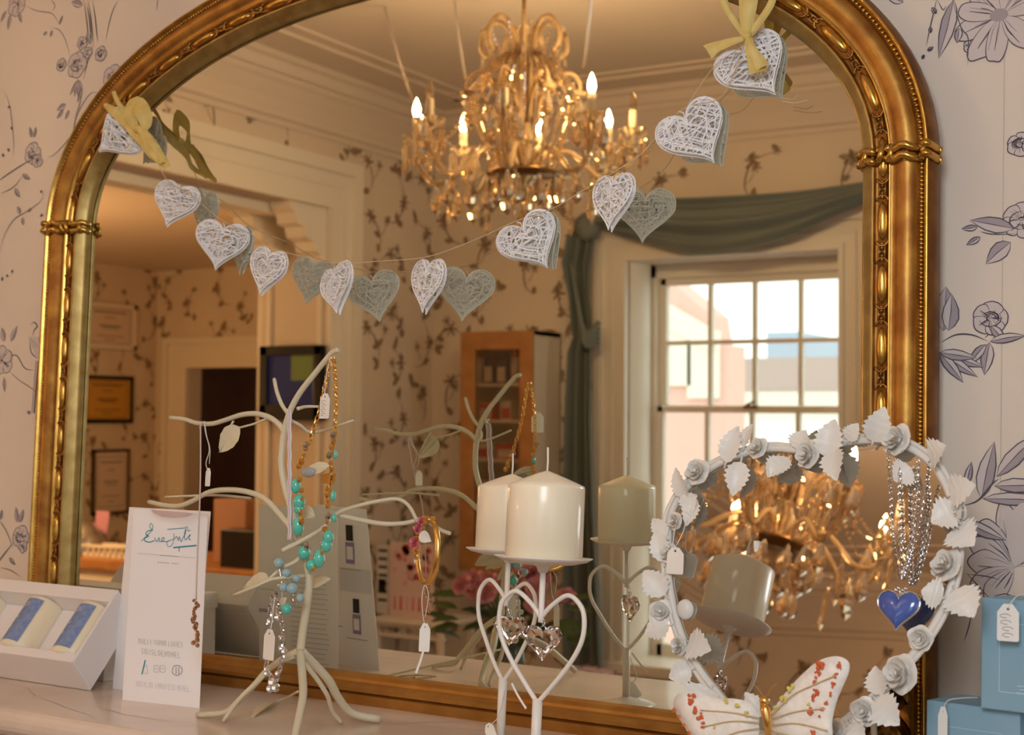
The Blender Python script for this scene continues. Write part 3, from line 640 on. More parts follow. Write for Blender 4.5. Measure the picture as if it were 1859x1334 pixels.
def price_tag(name, c, w, h, label, nrm=(-.3, -1, 0), string=None, tiltx=0, marks=True, lean=0, group='white price tags'):
    """small card with clipped top corners, a hole and a loop of string"""
    T = thing(name, label, 'price tag', V(c), group); n = V(nrm).normalized(); ex = V((0, 0, 1)).cross(n)*-1; ex = V((-n.y, n.x, 0)).normalized(); ez = V((0, 0, 1))
    if lean: R = Matrix.Rotation(lean, 3, n); ex = R @ ex; ez = R @ ez
    c = V(c); P = lambda a, b, l=0: c+ex*a*w/2+ez*b*h/2+n*l
    o = [(-1, -.92), (-.86, -1), (.86, -1), (1, -.92), (1, .55), (.42, 1), (-.42, 1), (-1, .55)]
    m = MB(); m.prism([P(a, b, 0) for a, b in o], n*.0006); m.build('card', TAGM, T)
    m = MB(); m.add([P(.13*math.cos(t), .74+.13*w/h*math.sin(t), .0009) for t in np.linspace(0, 2*PI, 9)[:-1]], [tuple(range(8))]); plabel(m.build('hole', BLACK, T), 'dark punched hole')
    if marks:
        m = MB(); rg = random.Random(int(abs(c.x)*1e4))
        for k in range(4):
            z = .35-k*.34; a0 = rg.uniform(-.3, .0); m.strip([P(a0+.5*math.cos(t), z+.11*math.sin(t), .0008) for t in np.linspace(0, 5, 7)], .0005, n)
        plabel(m.build('handwriting', INKG, T), 'grey handwritten marks')
    if string:
        m = MB(); m.tube(smooth_path([P(0, .74, .0012)]+[V(p) for p in string], 5), .0005, 5); m.build('string', mat('tag_string', (226, 214, 204), .8), T)
    return T
def chain(mb, pts, link=.004, r=.0004, m=0, wide=.55):
    P = [V(p) for p in pts]; L = [0]
    for i in range(len(P)-1): L.append(L[-1]+(P[i+1]-P[i]).length)
    n = max(2, int(L[-1]/(link*.75)))
    for k in range(n):
        s = L[-1]*(k+.5)/n; i = max(j for j in range(len(L)-1) if L[j] <= s); f = (s-L[i])/max(L[i+1]-L[i], 1e-9); c = P[i].lerp(P[i+1], f); t = (P[i+1]-P[i]).normalized()
        a = t.cross(V((0, 1, 0))).normalized() if k % 2 else t.cross(V((0, 1, 0))).cross(t).normalized(); a = (a+V((.2, .3, 0))*.3).normalized()
        mb.tube([c+t*math.cos(q)*link*.5+a*math.sin(q)*link*.5*wide for q in np.linspace(0, 2*PI, 9)[:-1]], r, 4, m, closed=True)
# ================================================================ jewellery tree
TB = onz(545, 1300, M)
ty = -.215
def tp(px, py, dy=0): return at(px, py, ty+dy)
JT = thing('jewellery_tree', 'cream metal jewellery stand shaped like a bare tree', 'jewellery stand', V((TB.x, ty, M)))
b = MB()
tr = [(545, 1185, 0), (549, 1150, 0), (556, 1105, 0), (561, 1060, 0), (558, 1025, 0), (547, 985, 0), (533, 935, 0), (520, 895, 0), (511, 850, 0), (512, 815, 0), (517, 780, 0), (527, 745, 0), (545, 712, 0), (570, 680, 0), (590, 655, 0), (603, 640, 0), (612, 636, 0)]
P = smooth_path([tp(*p) for p in tr], 5); k = len(P); b.tube(P, [.0046-.0018*(i/k) for i in range(k)], 10); b.ball(P[-1], .0032)
b.build('trunk', TREE, JT)
def branch(nm, pts, r0, r1, extra=None, lab=None):
    b = MB(); P = smooth_path([tp(*p) for p in pts], 5); k = len(P); b.tube(P, [r0+(r1-r0)*i/(k-1) for i in range(k)], 8); b.ball(P[-1], r1)
    if extra: extra(b)
    o = b.build(nm, TREE, JT); return plabel(o, lab) if lab else o
branch('branch', [(518, 788), (508, 772), (490, 758), (465, 751), (438, 753), (410, 762), (385, 769), (358, 768), (335, 761), (310, 758)], .0034, .0024)
branch('branch', [(524, 752), (512, 735), (503, 712), (498, 689)], .0024, .0021)
branch('branch', [(526, 762), (545, 772, .01), (562, 784, .02), (592, 780, .025), (641, 763, .03)], .0020, .0014)
branch('branch', [(540, 742, 0), (556, 738, .012), (580, 738, .02)], .0022, .0014)
branch('branch', [(545, 985), (528, 958), (505, 930), (480, 905), (450, 893), (415, 889), (380, 893), (350, 909), (325, 918), (300, 917), (271, 911)], .0036, .0025)
branch('branch', [(455, 904, .012), (400, 899, .012), (345, 900, .012), (300, 902, .012)], .0015, .0012)
branch('branch', [(556, 1002), (535, 1020, -.01), (510, 1032, -.02), (488, 1052, -.03)], .0026, .0018)
branch('branch', [(555, 985, .0), (535, 988, -.02), (512, 1000, -.03), (560, 975, -.01), (590, 955, .01), (612, 932, .02), (650, 918, .04), (690, 909, .055), (722, 906, .065), (742, 918, .07), (757, 945, .07)], .0026, .0021)
branch('branch', [(600, 930, .02), (628, 938, .03), (665, 946, .045), (700, 951, .058), (738, 949, .07), (765, 943, .075), (785, 952, .075), (800, 962, .075), (816, 968, .075)], .0030, .0022)
branch('branch', [(556, 1045), (520, 1048, -.03), (492, 1052, -.04), (460, 1066, -.05), (425, 1080, -.05)], .0022, .0016)
branch('branch', [(560, 1060), (545, 1095, .0), (530, 1070, -.02), (505, 1062, -.03)], .002, .0014)
def lf(nm, a, c, w, dy=0, nr=(-.3, -1, .3)):
    b = MB(); p, q = tp(a[0], a[1], dy), tp(c[0], c[1], dy); leaf3(b, p, q-p, nr, (q-p).length, w, 0, .12, n=12); b.tube([p, p.lerp(q, .5), q], [.0012, .0009, .0004], 6); b.build(nm, TREE, JT)
lf('leaf', (436, 775), (397, 821), .026, 0, (.1, -1, .1)); branch('twig', [(492, 756), (465, 768), (436, 776)], .0014, .0012); branch('twig', [(424, 764), (410, 788), (398, 812)], .0013, .001)
lf('leaf', (598, 845, 0), (545, 862, 0), .014, -.02); lf('leaf', (488, 1050), (440, 1068), .022, -.03, (-.2, -.8, .6)); lf('leaf', (520, 1085), (500, 1125), .016, -.03)
lf('leaf', (545, 925), (572, 938), .016, .02, (-.2, -1, .6)); lf('leaf', (560, 1062), (600, 1050), .014, .02)
def root(pts, ends, r0, r1, flat=1.0):
    E = onz(ends[0], ends[1], M+r1*1.02); b = MB(); n = len(pts)
    Q = [at(px, py, ty+(E.y-ty)*(i/n)**1.0) for i, (px, py) in enumerate(pts)]+[E]; P = smooth_path(Q, 5)
    for p in P: p.z = max(p.z, M+r1*1.02)
    k = len(P); b.tube(P, [r0+(r1-r0)*i/(k-1) for i in range(k)], 8); b.build('root', TREE, JT)
root([(545, 1180), (520, 1192), (488, 1214), (460, 1245), (430, 1275), (408, 1293)], (358, 1298), .0038, .0032)
root([(535, 1190), (500, 1205), (470, 1235), (435, 1268)], (405, 1309), .0030, .0024)
root([(545, 1180), (549, 1230), (550, 1262), (542, 1305)], (532, 1350), .0046, .0040)
root([(547, 1182), (570, 1205), (597, 1235), (615, 1268), (640, 1295)], (690, 1306), .0050, .0044)
root([(550, 1200), (575, 1232), (594, 1262), (603, 1290)], (620, 1312), .0028, .0024)
b = MB(); p, q = onz(499, 1275, M+.004), onz(455, 1302, M+.001); leaf3(b, p, q-p, (0, -.5, 1), (q-p).length, .016, 0, .1, n=12); b.tube(smooth_path([tp(541, 1255), onz(520, 1266, M+.010), p, p.lerp(q, .6)], 5), .0013, 6); b.build('leaf', TREE, JT)
# ---- jewellery on the tree
def neck(name, label, loc, cat='necklace', group='jewellery on the metal tree'): return thing(name, label, cat, loc, group)
N1 = neck('necklace', 'gold link necklace with turquoise beads looped over the tall branch tip', tp(598, 650, -.012))
g = MB(); q = -.016
LS = [(600, 650, q), (592, 690, q), (584, 730, q), (574, 765, q), (562, 800, q)]; RS = [(606, 650, q), (609, 690, q), (610, 730, q), (608, 775, q), (606, 800, q)]
chain(g, smooth_path([tp(*p) for p in LS], 4), .0075, .0008, wide=.6); chain(g, smooth_path([tp(*p) for p in RS], 4), .0062, .0009, wide=.7); g.build('gold_chain', CHGOLD, N1)
g = MB(); rg = random.Random(4)
for px, py in ((560, 805), (555, 815), (552, 826), (548, 836), (543, 846), (548, 890), (549, 905), (546, 930), (548, 945), (544, 870), (609, 786), (606, 800), (603, 812), (601, 842), (603, 850), (602, 858), (605, 866), (602, 875), (597, 887), (596, 897), (597, 908), (596, 918), (594, 948), (590, 960), (585, 1002), (570, 1032), (603, 824)): g = MB(); g.ball(tp(px, py, q), rg.uniform(.0022, .0040), 6, 5, 0, False, (1, 1, rg.uniform(.8, 1.5))); g.build('gold_nugget', CHGOLD, N1)
for px, py, r, sz in ((537, 882, .0056, 1.5), (543, 910, .0066, 1.2), (541, 955, .0062, 1.7), (552, 1003, .0068, 1.1), (566, 1026, .0066, 1.0), (579, 1014, .0064, 1.5), (592, 990, .0062, 1.2), (596, 975, .0058, 1.3), (542, 924, .005, 1.1), (604, 900, .0036, 1.6), (606, 940, .0034, 1.3), (608, 825, .003, 1.6)):
    g = MB(); g.ball(tp(px, py, q+.003), r, 10, 8, 0, True, (1, 1, sz)); g.build('turquoise_bead', TURQ, N1)
for px, py in ((555, 808), (604, 789), (597, 827), (595, 937), (556, 990)): g = MB(); g.ball(tp(px, py, q-.004), .0036, 6, 4, 0, False, (1, .6, 1.2)); plabel(g.build('faceted_crystal', SILVER, N1), 'bright faceted crystal bead')
g = MB(); c = tp(560, 857, q-.008); g.ball(c, .0085, 14, 8, 0, True, (1.15, .45, .66)); plabel(g.build('oval_stone', STONEC, N1), 'clear grey oval stone')
g = MB(); c = tp(592, 868, q-.006); g.prism([c+V((a*.006, 0, z*.006)) for a, z in ((-1, .6), (1, 1), (.8, -1), (-.5, -.9))], V((0, -.002, 0))); plabel(g.build('gold_charm', CHGOLD, N1), 'square gold charm')
price_tag('price_tag', tp(590, 737, -.03), .0165, .0265, 'white price tag hanging with the turquoise necklace near the tall branch tip', string=[tp(590, 700, -.028), tp(596, 665, -.022), tp(600, 648, -.018)])
T2 = price_tag('price_tag', tp(378, 866, -.008), .0098, .0205, 'narrow white price tag dangling from the upper left branch', string=[tp(374, 840, -.006), tp(380, 815, -.006), tp(373, 785, -.006), tp(371, 764, -.004), tp(375, 790, -.004), tp(381, 815, -.008), tp(380, 842, -.006)], marks=False)
N2 = neck('necklace', 'long thin pink-beige chain ending in a cluster of gold nuggets before the leaflet', tp(365, 768, -.01))
g = MB(); g.tube(smooth_path([tp(364, 768, -.006), tp(364, 850, -.01), tp(362, 930, -.018), tp(358, 1020, -.02), tp(356, 1090, -.02)], 5), .0009, 6); g.tube([tp(368, 768, -.004), tp(362, 778, -.007), tp(366, 768, -.006)], .0014, 6); g.build('cord', mat('beige_cord', (206, 184, 172), .5), N2)
g = MB(); rg = random.Random(8)
for i in range(18): g.ball(tp(355+rg.uniform(-5, 4), 1090+i*4.8, -.022+rg.uniform(-.003, .003)), rg.uniform(.0018, .0034), 6, 4, 0, False)
plabel(g.build('nugget_drop', mat('rose_gold_nugget', (214, 180, 156), .15, 1), N2), 'cluster of shiny rose gold nuggets')
N3 = neck('necklace', 'twisted pink and white cord necklace hung over the short upright branch', tp(524, 738, -.01))
for k, (dx, cc) in enumerate(((0, (226, 206, 204)), (5, (204, 172, 176)), (10, (214, 214, 214)))):
    g = MB(); g.tube(smooth_path([tp(523+dx*.4+1.2*(i % 2), 742+i*17, -.008-.001*k) for i in range(15)], 4), .0011, 6); g.build('cord', mat('cord_%d' % k if False else ('twisted_cord_'+'abc'[k]), cc, .4), N3)
N4 = neck('bracelet', 'pale blue and turquoise bead bracelet hanging on the lower left twigs', tp(515, 1030, -.02), 'bracelet')
for px, py, r, mm in ((506, 1022, .0055, TURQ2), (520, 1040, .005, TURQ2), (530, 1068, .0062, TURQ2), (515, 1066, .005, TURQ2), (538, 1050, .0042, TURQ2), (520, 1105, .0058, TURQ), (545, 1085, .0045, TURQ2)): g = MB(); g.ball(tp(px, py, -.03), r, 10, 8); g.build('bead', mm, N4)
g = MB(); g.tube(smooth_path([tp(px, py, -.028) for px, py in ((505, 1015), (518, 1035), (530, 1062), (545, 1085), (535, 1100), (520, 1108), (512, 1090), (512, 1062), (505, 1020))], 4), .0006, 5); g.tube([tp(540+9*math.cos(t), 1086+10*math.sin(t), -.03) for t in np.linspace(0, 2*PI, 14)[:-1]], .0007, 5, closed=True); g.build('wire', SILVER, N4)
N5 = neck('bracelet', 'silver charm bracelet hanging down to a silver heart-shaped clasp near the roots', tp(500, 1060, -.03), 'bracelet')
g = MB(); rg = random.Random(5)
chain(g, smooth_path([tp(*p, -.034) for p in ((498, 1075), (490, 1110), (487, 1150), (486, 1190), (483, 1212), (492, 1228), (500, 1240))], 4), .0068, .001, wide=.75)
chain(g, smooth_path([tp(*p, -.036) for p in ((500, 1075), (507, 1110), (514, 1150), (513, 1190), (508, 1215), (500, 1240))], 4), .0060, .001, wide=.75); g.build('silver_chain', SILVER, N5)
g = MB()
for px, py, r in ((495, 1238, .0055), (490, 1250, .0042), (500, 1248, .005), (510, 1158, .0034), (516, 1182, .0038), (509, 1176, .0034), (490, 1128, .0036), (484, 1222, .0034), (504, 1222, .0032), (505, 1120, .004)): g.ball(tp(px, py, -.038), r, 7, 5, 0, False)
g.build('silver_charm', SILVER, N5)
price_tag('price_tag', tp(489, 1170, -.044), .0195, .0315, 'blank cream price tag on the silver charm bracelet by the tree roots', string=[tp(492, 1140, -.042), tp(497, 1100, -.04), tp(499, 1075, -.036)], marks=False)
# bangle with roses
BC = tp(776, 1000, .068); BG = neck('bangle', 'gold bangle with pink roses hanging from the right branch', BC, 'bangle')
def bp_(t, r=1): a = math.radians(t); return BC+V((.026*math.cos(a)*r*.9, -.016*math.cos(a)*r, .0345*math.sin(a)*r))
g = MB(); g.tube([bp_(t) for t in range(0, 360, 12)], [.0026 if (t < 60 or t > 200) else .0018 for t in range(0, 360, 12)], 8, closed=True, sq=1.4); g.build('hoop', CHGOLD, BG)
g = MB(); rg = random.Random(3)
for k in range(26): g.ball(bp_(rg.uniform(60, 200), rg.uniform(.92, 1.12))+V((0, -.004*rg.random(), 0)), rg.uniform(.0018, .0034), 6, 5, 0, False)
plabel(g.build('gold_filigree', CHGOLD, BG), 'rough gold filigree leaves')
for t, r in ((168, .0078), (140, .0064), (118, .0054)): g = MB(); rose3(g, bp_(t, 1.04)+V((0, -.004, 0)), (-.3, -1, .2), r, rg); g.build('rose', PINKB, BG)
g = MB(); leaf3(g, tp(762, 968, .058), tp(786, 985, .058)-tp(762, 968, .058), (-.2, -1, .2), .017, .013, 0, .1); g.ball(bp_(200, 1.05), .004, 8, 6); g.build('pearl_leaf', mat('pearl', (232, 226, 212), .2, coat=.5), BG)
price_tag('price_tag', tp(771, 1157, .062), .0115, .030, 'narrow white tag hanging from the gold bangle on the right branch', string=[tp(768, 1118, .064), tp(766, 1085, .064), tp(771, 1062, .066), tp(778, 1080, .064), tp(772, 1120, .064)], marks=False, nrm=(.5, -1, 0))
g = MB(); g.tube(smooth_path([tp(768, 1180, .062), tp(762, 1200, .062), tp(755, 1222, .061)], 4), [.0014]*8+[.0008], 5) if False else g.strip(smooth_path([tp(769, 1180, .062), tp(763, 1200, .062), tp(755, 1222, .061)], 4), .0028, (0, -1, 0)); tag(g.build('ribbon_end', CARD), 'thin white ribbon end below the bangle tag', 'ribbon')
# ================================================================ candle holders
def holder(cx, cy, yaw, zb, cl, lt, hb, hw, lab, seed):
    """cream wire holder: dish, stem, open wire heart, foot"""
    T = thing('candle_holder', lab, 'candle holder', V((cx, cy, M)), 'heart wire candle holders'); ex = V((math.cos(yaw), math.sin(yaw), 0)); O = V((cx, cy, 0))
    b = MB(); b.lathe([(.0, -.0052), (.012, -.005), (.028, -.0036), (.039, -.0012), (.0445, .0018), (.0448, .0026), (.0440, .0024), (.038, .0002), (.028, -.0022), (.0, -.003)], (cx, cy, zb), 40, cap=False); b.lathe([(.0, -.0120), (.004, -.0115), (.006, -.007), (.009, -.0048)], (cx, cy, zb), 12, cap=False); b.build('dish', WIRE, T)
    b = MB(); b.tube([V((cx, cy, zb-.006)), V((cx, cy, zb-cl)), V((cx, cy, zb-cl-.004))], .0027, 10); b.build('upper_stem', WIRE, T); b = MB(); b.tube([V((cx, cy, zb-hb+.004)), V((cx, cy, M+.008))], .0046, 10); b.build('stem', WIRE, T)
    b = MB()
    for s in (-1, 1):
        P = [(0, -cl), (.25*hw, -cl+(.55)*(cl-lt)), (.62*hw, -lt), (.93*hw, -lt-.010), (hw, -lt-.026), (.93*hw, -lt-.042), (.7*hw, -lt-.060), (.35*hw, -hb+.018), (0, -hb)]
        b.tube(smooth_path([O+ex*s*a+V((0, 0, zb+z)) for a, z in P], 6), .0022, 10)
    b.build('wire_heart', WIRE, T)
    b = MB(); b.lathe([(.0, 0), (.034, 0), (.036, .002), (.030, .005), (.010, .009), (.0046, .012)], (cx, cy, M), 28, cap=False); b.build('foot', WIRE, T)
    return T
ZBF, ZBB = at(990, 1016, -.296).z, at(926, 1001, -.1512).z
HF, HB = (-.5993, -.296), (-.7193, -.1512)
holder(*HF, math.radians(-4), ZBF, .052, .0300, .1275, .0455, 'cream wire candle holder with open heart, the nearer of the overlapping pair', 1)
holder(*HB, math.radians(-19), ZBB, .052, .0310, .1330, .0455, 'cream wire candle holder with open heart, half hidden behind the nearer one', 2)
def candle(cx, cy, zb, h, lab, wl=.0215):
    T = thing('pillar_candle', lab, 'candle', V((cx, cy, zb)), 'ivory pillar candles'); b = MB()
    b.lathe([(.0, .0005), (.034, .0005), (.0352, .002), (.0352, h-.002), (.0344, h), (.028, h+.003), (.012, h+.0095), (.002, h+.0130), (.0, h+.0133)], (cx, cy, zb), 56, cap=False); b.build('wax', WAX, T)
    b = MB(); b.tube([V((cx, cy, zb+h+.010)), V((cx+.0004, cy, zb+h+.022)), V((cx-.0003, cy, zb+h+.0132+wl))], .0010, 6); b.build('wick', WICK, T)
candle(*HF, ZBF-.0022, .0692, 'ivory pillar candle standing in front, its wick fully visible')
candle(*HB, ZBB-.0022, .0692, 'ivory pillar candle partly hidden behind the front candle')
def crystal_heart(px, py, y, s, lab, top):
    T = thing('crystal_heart', lab, 'crystal charm', at(px, py, y), 'faceted crystal hearts'); c = at(px, py, y); ex = V((.88, .42, 0)); n = V((.42, -.88, 0)); b = MB()
    o = HP[::3]; k = len(o); vs = []
    for f, l in ((.45, .0062), (.8, .0038), (1, 0), (.8, -.0038), (.45, -.0062)):
        for a, z in o: vs.append(c+ex*a*s*f+V((0, 0, (z*f+.01)*s))+n*l)
    fs = [(i*k+j, i*k+(j+1) % k, (i+1)*k+(j+1) % k, (i+1)*k+j) for i in range(4) for j in range(k)]; fs += [tuple(range(k))[::-1], tuple(range(4*k, 5*k))]
    b.add(vs, fs); b.build('faceted_glass', CRYSTAL, T)
    b = MB(); t = c+V((0, 0, s*.30)); b.tube([t+V((.0028*math.cos(q), 0, .0028*math.sin(q)+.002)) for q in np.linspace(0, 2*PI, 11)[:-1]], .0005, 5, closed=True); b.tube([t+V((0, 0, .0045)), V(top)], .0005, 5)
    b.tube([t+V((0, .0024*math.cos(q), .0026*math.sin(q)+.0075)) for q in np.linspace(0, 2*PI, 11)[:-1]], .0005, 5, closed=True); b.build('jump_ring', SILVER, T)
crystal_heart(985, 1168, -.296, .0365, 'faceted crystal heart hanging inside the nearer wire heart', V((HF[0], HF[1], ZBF-.054)))
crystal_heart(925, 1146, -.1512, .0365, 'faceted crystal heart hanging inside the rear wire heart', V((HB[0], HB[1], ZBB-.054)))
c = at(892, 1332, -.17); price_tag('price_tag', c, .014, .022, 'small tag lying at the foot of the rear candle holder, cut by the picture edge', string=[at(904, 1302, -.168), at(913, 1265, -.158), at(921, 1238, -.1475)], marks=False, lean=.6)
g = MB(); g.strip(smooth_path([at(929, 1240, -.148), at(940, 1262, -.15), at(955, 1286, -.152)], 4), .0024, (0, -1, 0)); tag(g.build('string_end', CARD), 'loose white string end beside the rear candle holder stem', 'string')
# ================================================================ leaflets
L0, L1_ = onz(222, 1270, M), onz(362, 1285, M)
LT = thing('leaflet', 'tall white printed leaflet with a teal signature logo standing before the mirror', 'leaflet', (L0+L1_)/2)
lx = (L1_-L0).normalized(); LW_ = (L1_-L0).length; tl = at(243, 923, L0.y+.004); LHh = (tl-L0).length
ln = V((lx.y, -lx.x, 0)).normalized(); lz = V((0, 0, 1)); back = -ln*.03
def lp(px, py): # pixel -> point on the front panel's plane
    v = ray(px, py); n_ = ln.cross(lx).cross(lx); Nn = (lx.cross(LUP)).normalized(); t = (L0-CAM).dot(Nn)/v.dot(Nn); return CAM+v*t
TLp = at(243, 923, L0.y+.012); LUP = (TLp-L0).normalized(); LUP = (LUP-lx*LUP.dot(lx)).normalized()
Nf = lx.cross(LUP).normalized(); Nf = Nf if Nf.y < 0 else -Nf
c0, c1, c2, c3 = L0, L1_, lp(377, 933), lp(243, 923)
b = MB(); b.prism([c0, c1, c2, c3], -Nf*.0006); b.build('front_panel', CARD, LT)
b = MB(); e = MB(); f = MB(); fa = MB()
def sk(mb, pts, w): mb.strip([lp(*p)+Nf*.0004 for p in pts], w, Nf)
def sc_(mb, pts, w): mb.strip([p+Nf*.0004 for p in smooth_path([lp(*p) for p in pts], 5)], w, Nf)
# "Eve Taylor" in a looping hand
sc_(b, [(257, 982), (264, 975), (271, 968), (276, 962), (278, 955), (274, 950), (272, 956), (277, 962)], .0008)
sc_(b, [(278, 962), (268, 964), (265, 970), (270, 973), (263, 977), (264, 982), (272, 984), (281, 981)], .0011)
sc_(b, [(281, 976), (285, 983), (289, 976), (290, 983), (296, 981), (299, 977), (295, 976), (294, 982), (302, 983), (309, 981)], .0009)
sk(b, [(304, 961), (338, 958)], .0009); sc_(b, [(316, 968), (315, 982), (312, 990), (306, 992), (303, 986), (308, 981), (316, 979)], .0007)
sc_(b, [(316, 979), (321, 974), (324, 981), (326, 974), (329, 983), (333, 975), (337, 968), (338, 960), (335, 968), (337, 980), (342, 974), (346, 970), (343, 978), (347, 980)], .0009)
sc_(b, [(337, 958), (340, 956), (342, 964), (346, 962)], .0008); sk(b, [(315, 994), (357, 990)], .0016); sk(b, [(326, 993), (325, 1001)], .0012)
sk(f, [(249, 1004), (356, 1013)], .0004)
for k in range(8): sk(e, [(292+k*4.2, 1007.8+k*.33), (294.3+k*4.2, 1008+k*.33)], .0009)
for k in range(9):
    if k != 5: sk(fa, [(286+k*4.4, 1020.5+k*.3), (289+k*4.4, 1021+k*.3)], .0010)
# short rows of small capitals near the foot, too soft to read
rg = random.Random(6)
def caps(mb, x0, y0, x1, y1, n, h, w=.0004):
    for k in range(n):
        x = x0+(x1-x0)*k/n; y = y0+(y1-y0)*k/n; cw = (x1-x0)/n*.62; t = rg.choice('IOVNLMEUS')
        Z = {'I': [[(0, 0), (0, 1)]], 'O': [[(0, .2), (.3, 0), (.8, .1), (1, .6), (.6, 1), (.1, .8), (0, .2)]], 'V': [[(0, 0), (.5, 1), (1, 0)]], 'N': [[(0, 1), (0, 0), (1, 1), (1, 0)]], 'L': [[(0, 0), (0, 1), (1, 1)]], 'M': [[(0, 1), (.1, 0), (.5, .7), (.9, 0), (1, 1)]], 'E': [[(1, 0), (0, 0), (0, 1), (1, 1)], [(0, .5), (.8, .5)]], 'U': [[(0, 0), (0, .8), (.5, 1), (1, .8), (1, 0)]], 'S': [[(1, .1), (.3, 0), (.1, .3), (.9, .65), (.6, 1), (0, .9)]]}[t]
        for q in Z: sk(mb, [(x+cw*a, y+h*b_) for a, b_ in q], w)
caps(e, 252, 1159, 334, 1166, 15, 9); caps(e, 257, 1177, 330, 1185, 12, 10); caps(fa, 248, 1236, 346, 1246, 17, 10)
fm = MB(); sk(fm, [(264, 1198), (258, 1224)], .0016); plabel(fm.build('feather_mark', INKT, LT), 'small teal feather mark'); sc_(f, [(262, 1222), (268, 1221), (266, 1207), (262, 1212)], .0005)
for x in (280, 291): sc_(f, [(x, 1208), (x+8, 1209), (x+9, 1219), (x+1, 1219), (x, 1208)], .0005); sk(f, [(x+2, 1213), (x+7, 1214)], .0005)
sc_(e, [(322-9, 1217), (322-6, 1209), (322+3, 1208), (322+9, 1214), (322+7, 1222), (322-1, 1226), (322-8, 1222), (322-9, 1217)], .0007)
for dx in (-2, 3): sk(e, [(322+dx, 1210), (322+dx, 1224)], .0008)
plabel(b.build('signature_print', INKT, LT), 'teal handwritten logo and feather mark'); plabel(e.build('small_print', INKG, LT), 'grey rows of small print'); f.build('fine_line', INKF, LT); fa.build('faint_print', INKF, LT)
b = MB(); pts = [lp(x, y)+Nf*.0003 for x, y in ((274, 925), (300, 927), (330, 929), (345, 931), (352, 932), (340, 938), (318, 940), (295, 938), (280, 932))]; b.add(pts, [tuple(range(len(pts)))]); plabel(b.build('pink_band', mat('dusty_pink_print', (214, 190, 188), .6), LT), 'dusty pink curved band')
# printed back of the leaflet, seen in the mirror
b = MB(); INKV = mat('violet_print', (150, 140, 170), .6)
def bk(u, z, l=.0011): return c0+lx*(LW_*u)+LUP*z-Nf*l
def quad(mb, u0, u1, z0, z1, l, m=0): mb.add([bk(u0, z0, l), bk(u1, z0, l), bk(u1, z1, l), bk(u0, z1, l)], [(0, 1, 2, 3)], m)
for (u, z, s) in ((.52, .170, 1), (.60, .070, .9), (.13, .078, .7)):
    w = .085*s; quad(b, u-w*.8, u+w*.8, z+.006, z+.022*s+.006, .0011, 0); quad(b, u-w, u+w, z-.026*s, z+.004, .0011, 1); quad(b, u-w*.7, u+w*.7, z-.02*s, z-.002, .0014, 2)
    b.strip([bk(max(.03, u-.2), z-.034*s), bk(u+.2, z-.034*s)], .0008, (0, 1, 0), 3)
quad(b, .3, .9, .105, .138, .0010, 4); quad(b, .04, .22, .10, .15, .0010, 4)
plabel(b.build('bottle_print', [BLACK, INKV, CARD, INKG, mat('grey_print_block', (214, 214, 216), .6)], LT), 'printed pictures of small dark-capped bottles on the back')
FL = thing('price_list_card', 'white card printed with list lines standing behind the leaflet, facing the mirror', 'card', (-1.21, -.138, M))
b = MB(); FX0, FX1, FY_ = -1.283, -1.146, -.138; hh = .2235
b.prism([V((FX0, FY_, M)), V((FX1, FY_-.002, M)), V((FX1, FY_+.004, M+hh)), V((FX0, FY_+.006, M+hh))], V((0, -.0006, 0))); b.build('card_sheet', CARD, FL)
fq = lambda u, z: V((FX0+(FX1-FX0)*u, FY_+.006*z/hh+.0005, M+z))
b = MB()
for k in range(17): z = .118-k*.0068; b.strip([fq(.42, z), fq(.42+.5*rg.uniform(.85, 1), z)], .0008, (0, 1, 0))
b.strip([fq(.02, .105), fq(.2, .105)], .0008, (0, 1, 0)); b.strip([fq(.0, .075), fq(.16, .075)], .005, (0, 1, 0))
plabel(b.build('list_print', INKF, FL), 'rows of grey list text')
# ================================================================ gift box with three soaps
GX0, GX1 = -1.56, -1.283
A_, B_, D_, E_ = [V((0, y, M+z)) for y, z in ((-.174, .0), (-.2055, .037), (-.1405, .121), (-.109, .084))]
GB = thing('gift_box', 'white presentation tray tilted up and holding a row of cream soaps', 'gift box', (-1.4, -.16, M))
X = lambda p, x: V((x, p.y, p.z)); nb = (B_-A_).normalized(); sl = (D_-B_).normalized()
b = MB(); t = .004
for x in (GX0, GX1-t): b.prism([X(p, x) for p in (A_, B_, D_, E_)], V((t, 0, 0)))
IXa, IW = GX0+t+.0003, GX1-GX0-2*t-.0006
b.prism([X(p, IXa) for p in (A_, B_, B_+sl*.012, A_+sl*.012)], V((IW, 0, 0))); b.prism([X(p, IXa) for p in (D_, E_, E_-sl*.018, D_-sl*.018)], V((IW, 0, 0)))
b.prism([X(p, IXa) for p in (A_+sl*.0123, A_+sl*.0123+nb*.003, E_-sl*.0183+nb*.003, E_-sl*.0183)], V((IW, 0, 0))); bevel(b.build('tray', BOXW, GB), .0012)
b = MB(); b.prism([X(p, IXa+.0005) for p in (A_+sl*.0125+nb*.018, A_+sl*.0125+nb*.022, D_-sl*.0185-nb*.024, D_-sl*.0185-nb*.028)], V((IW-.001, 0, 0))); plabel(b.build('insert', BOXW, GB), 'white moulded insert under the soaps')
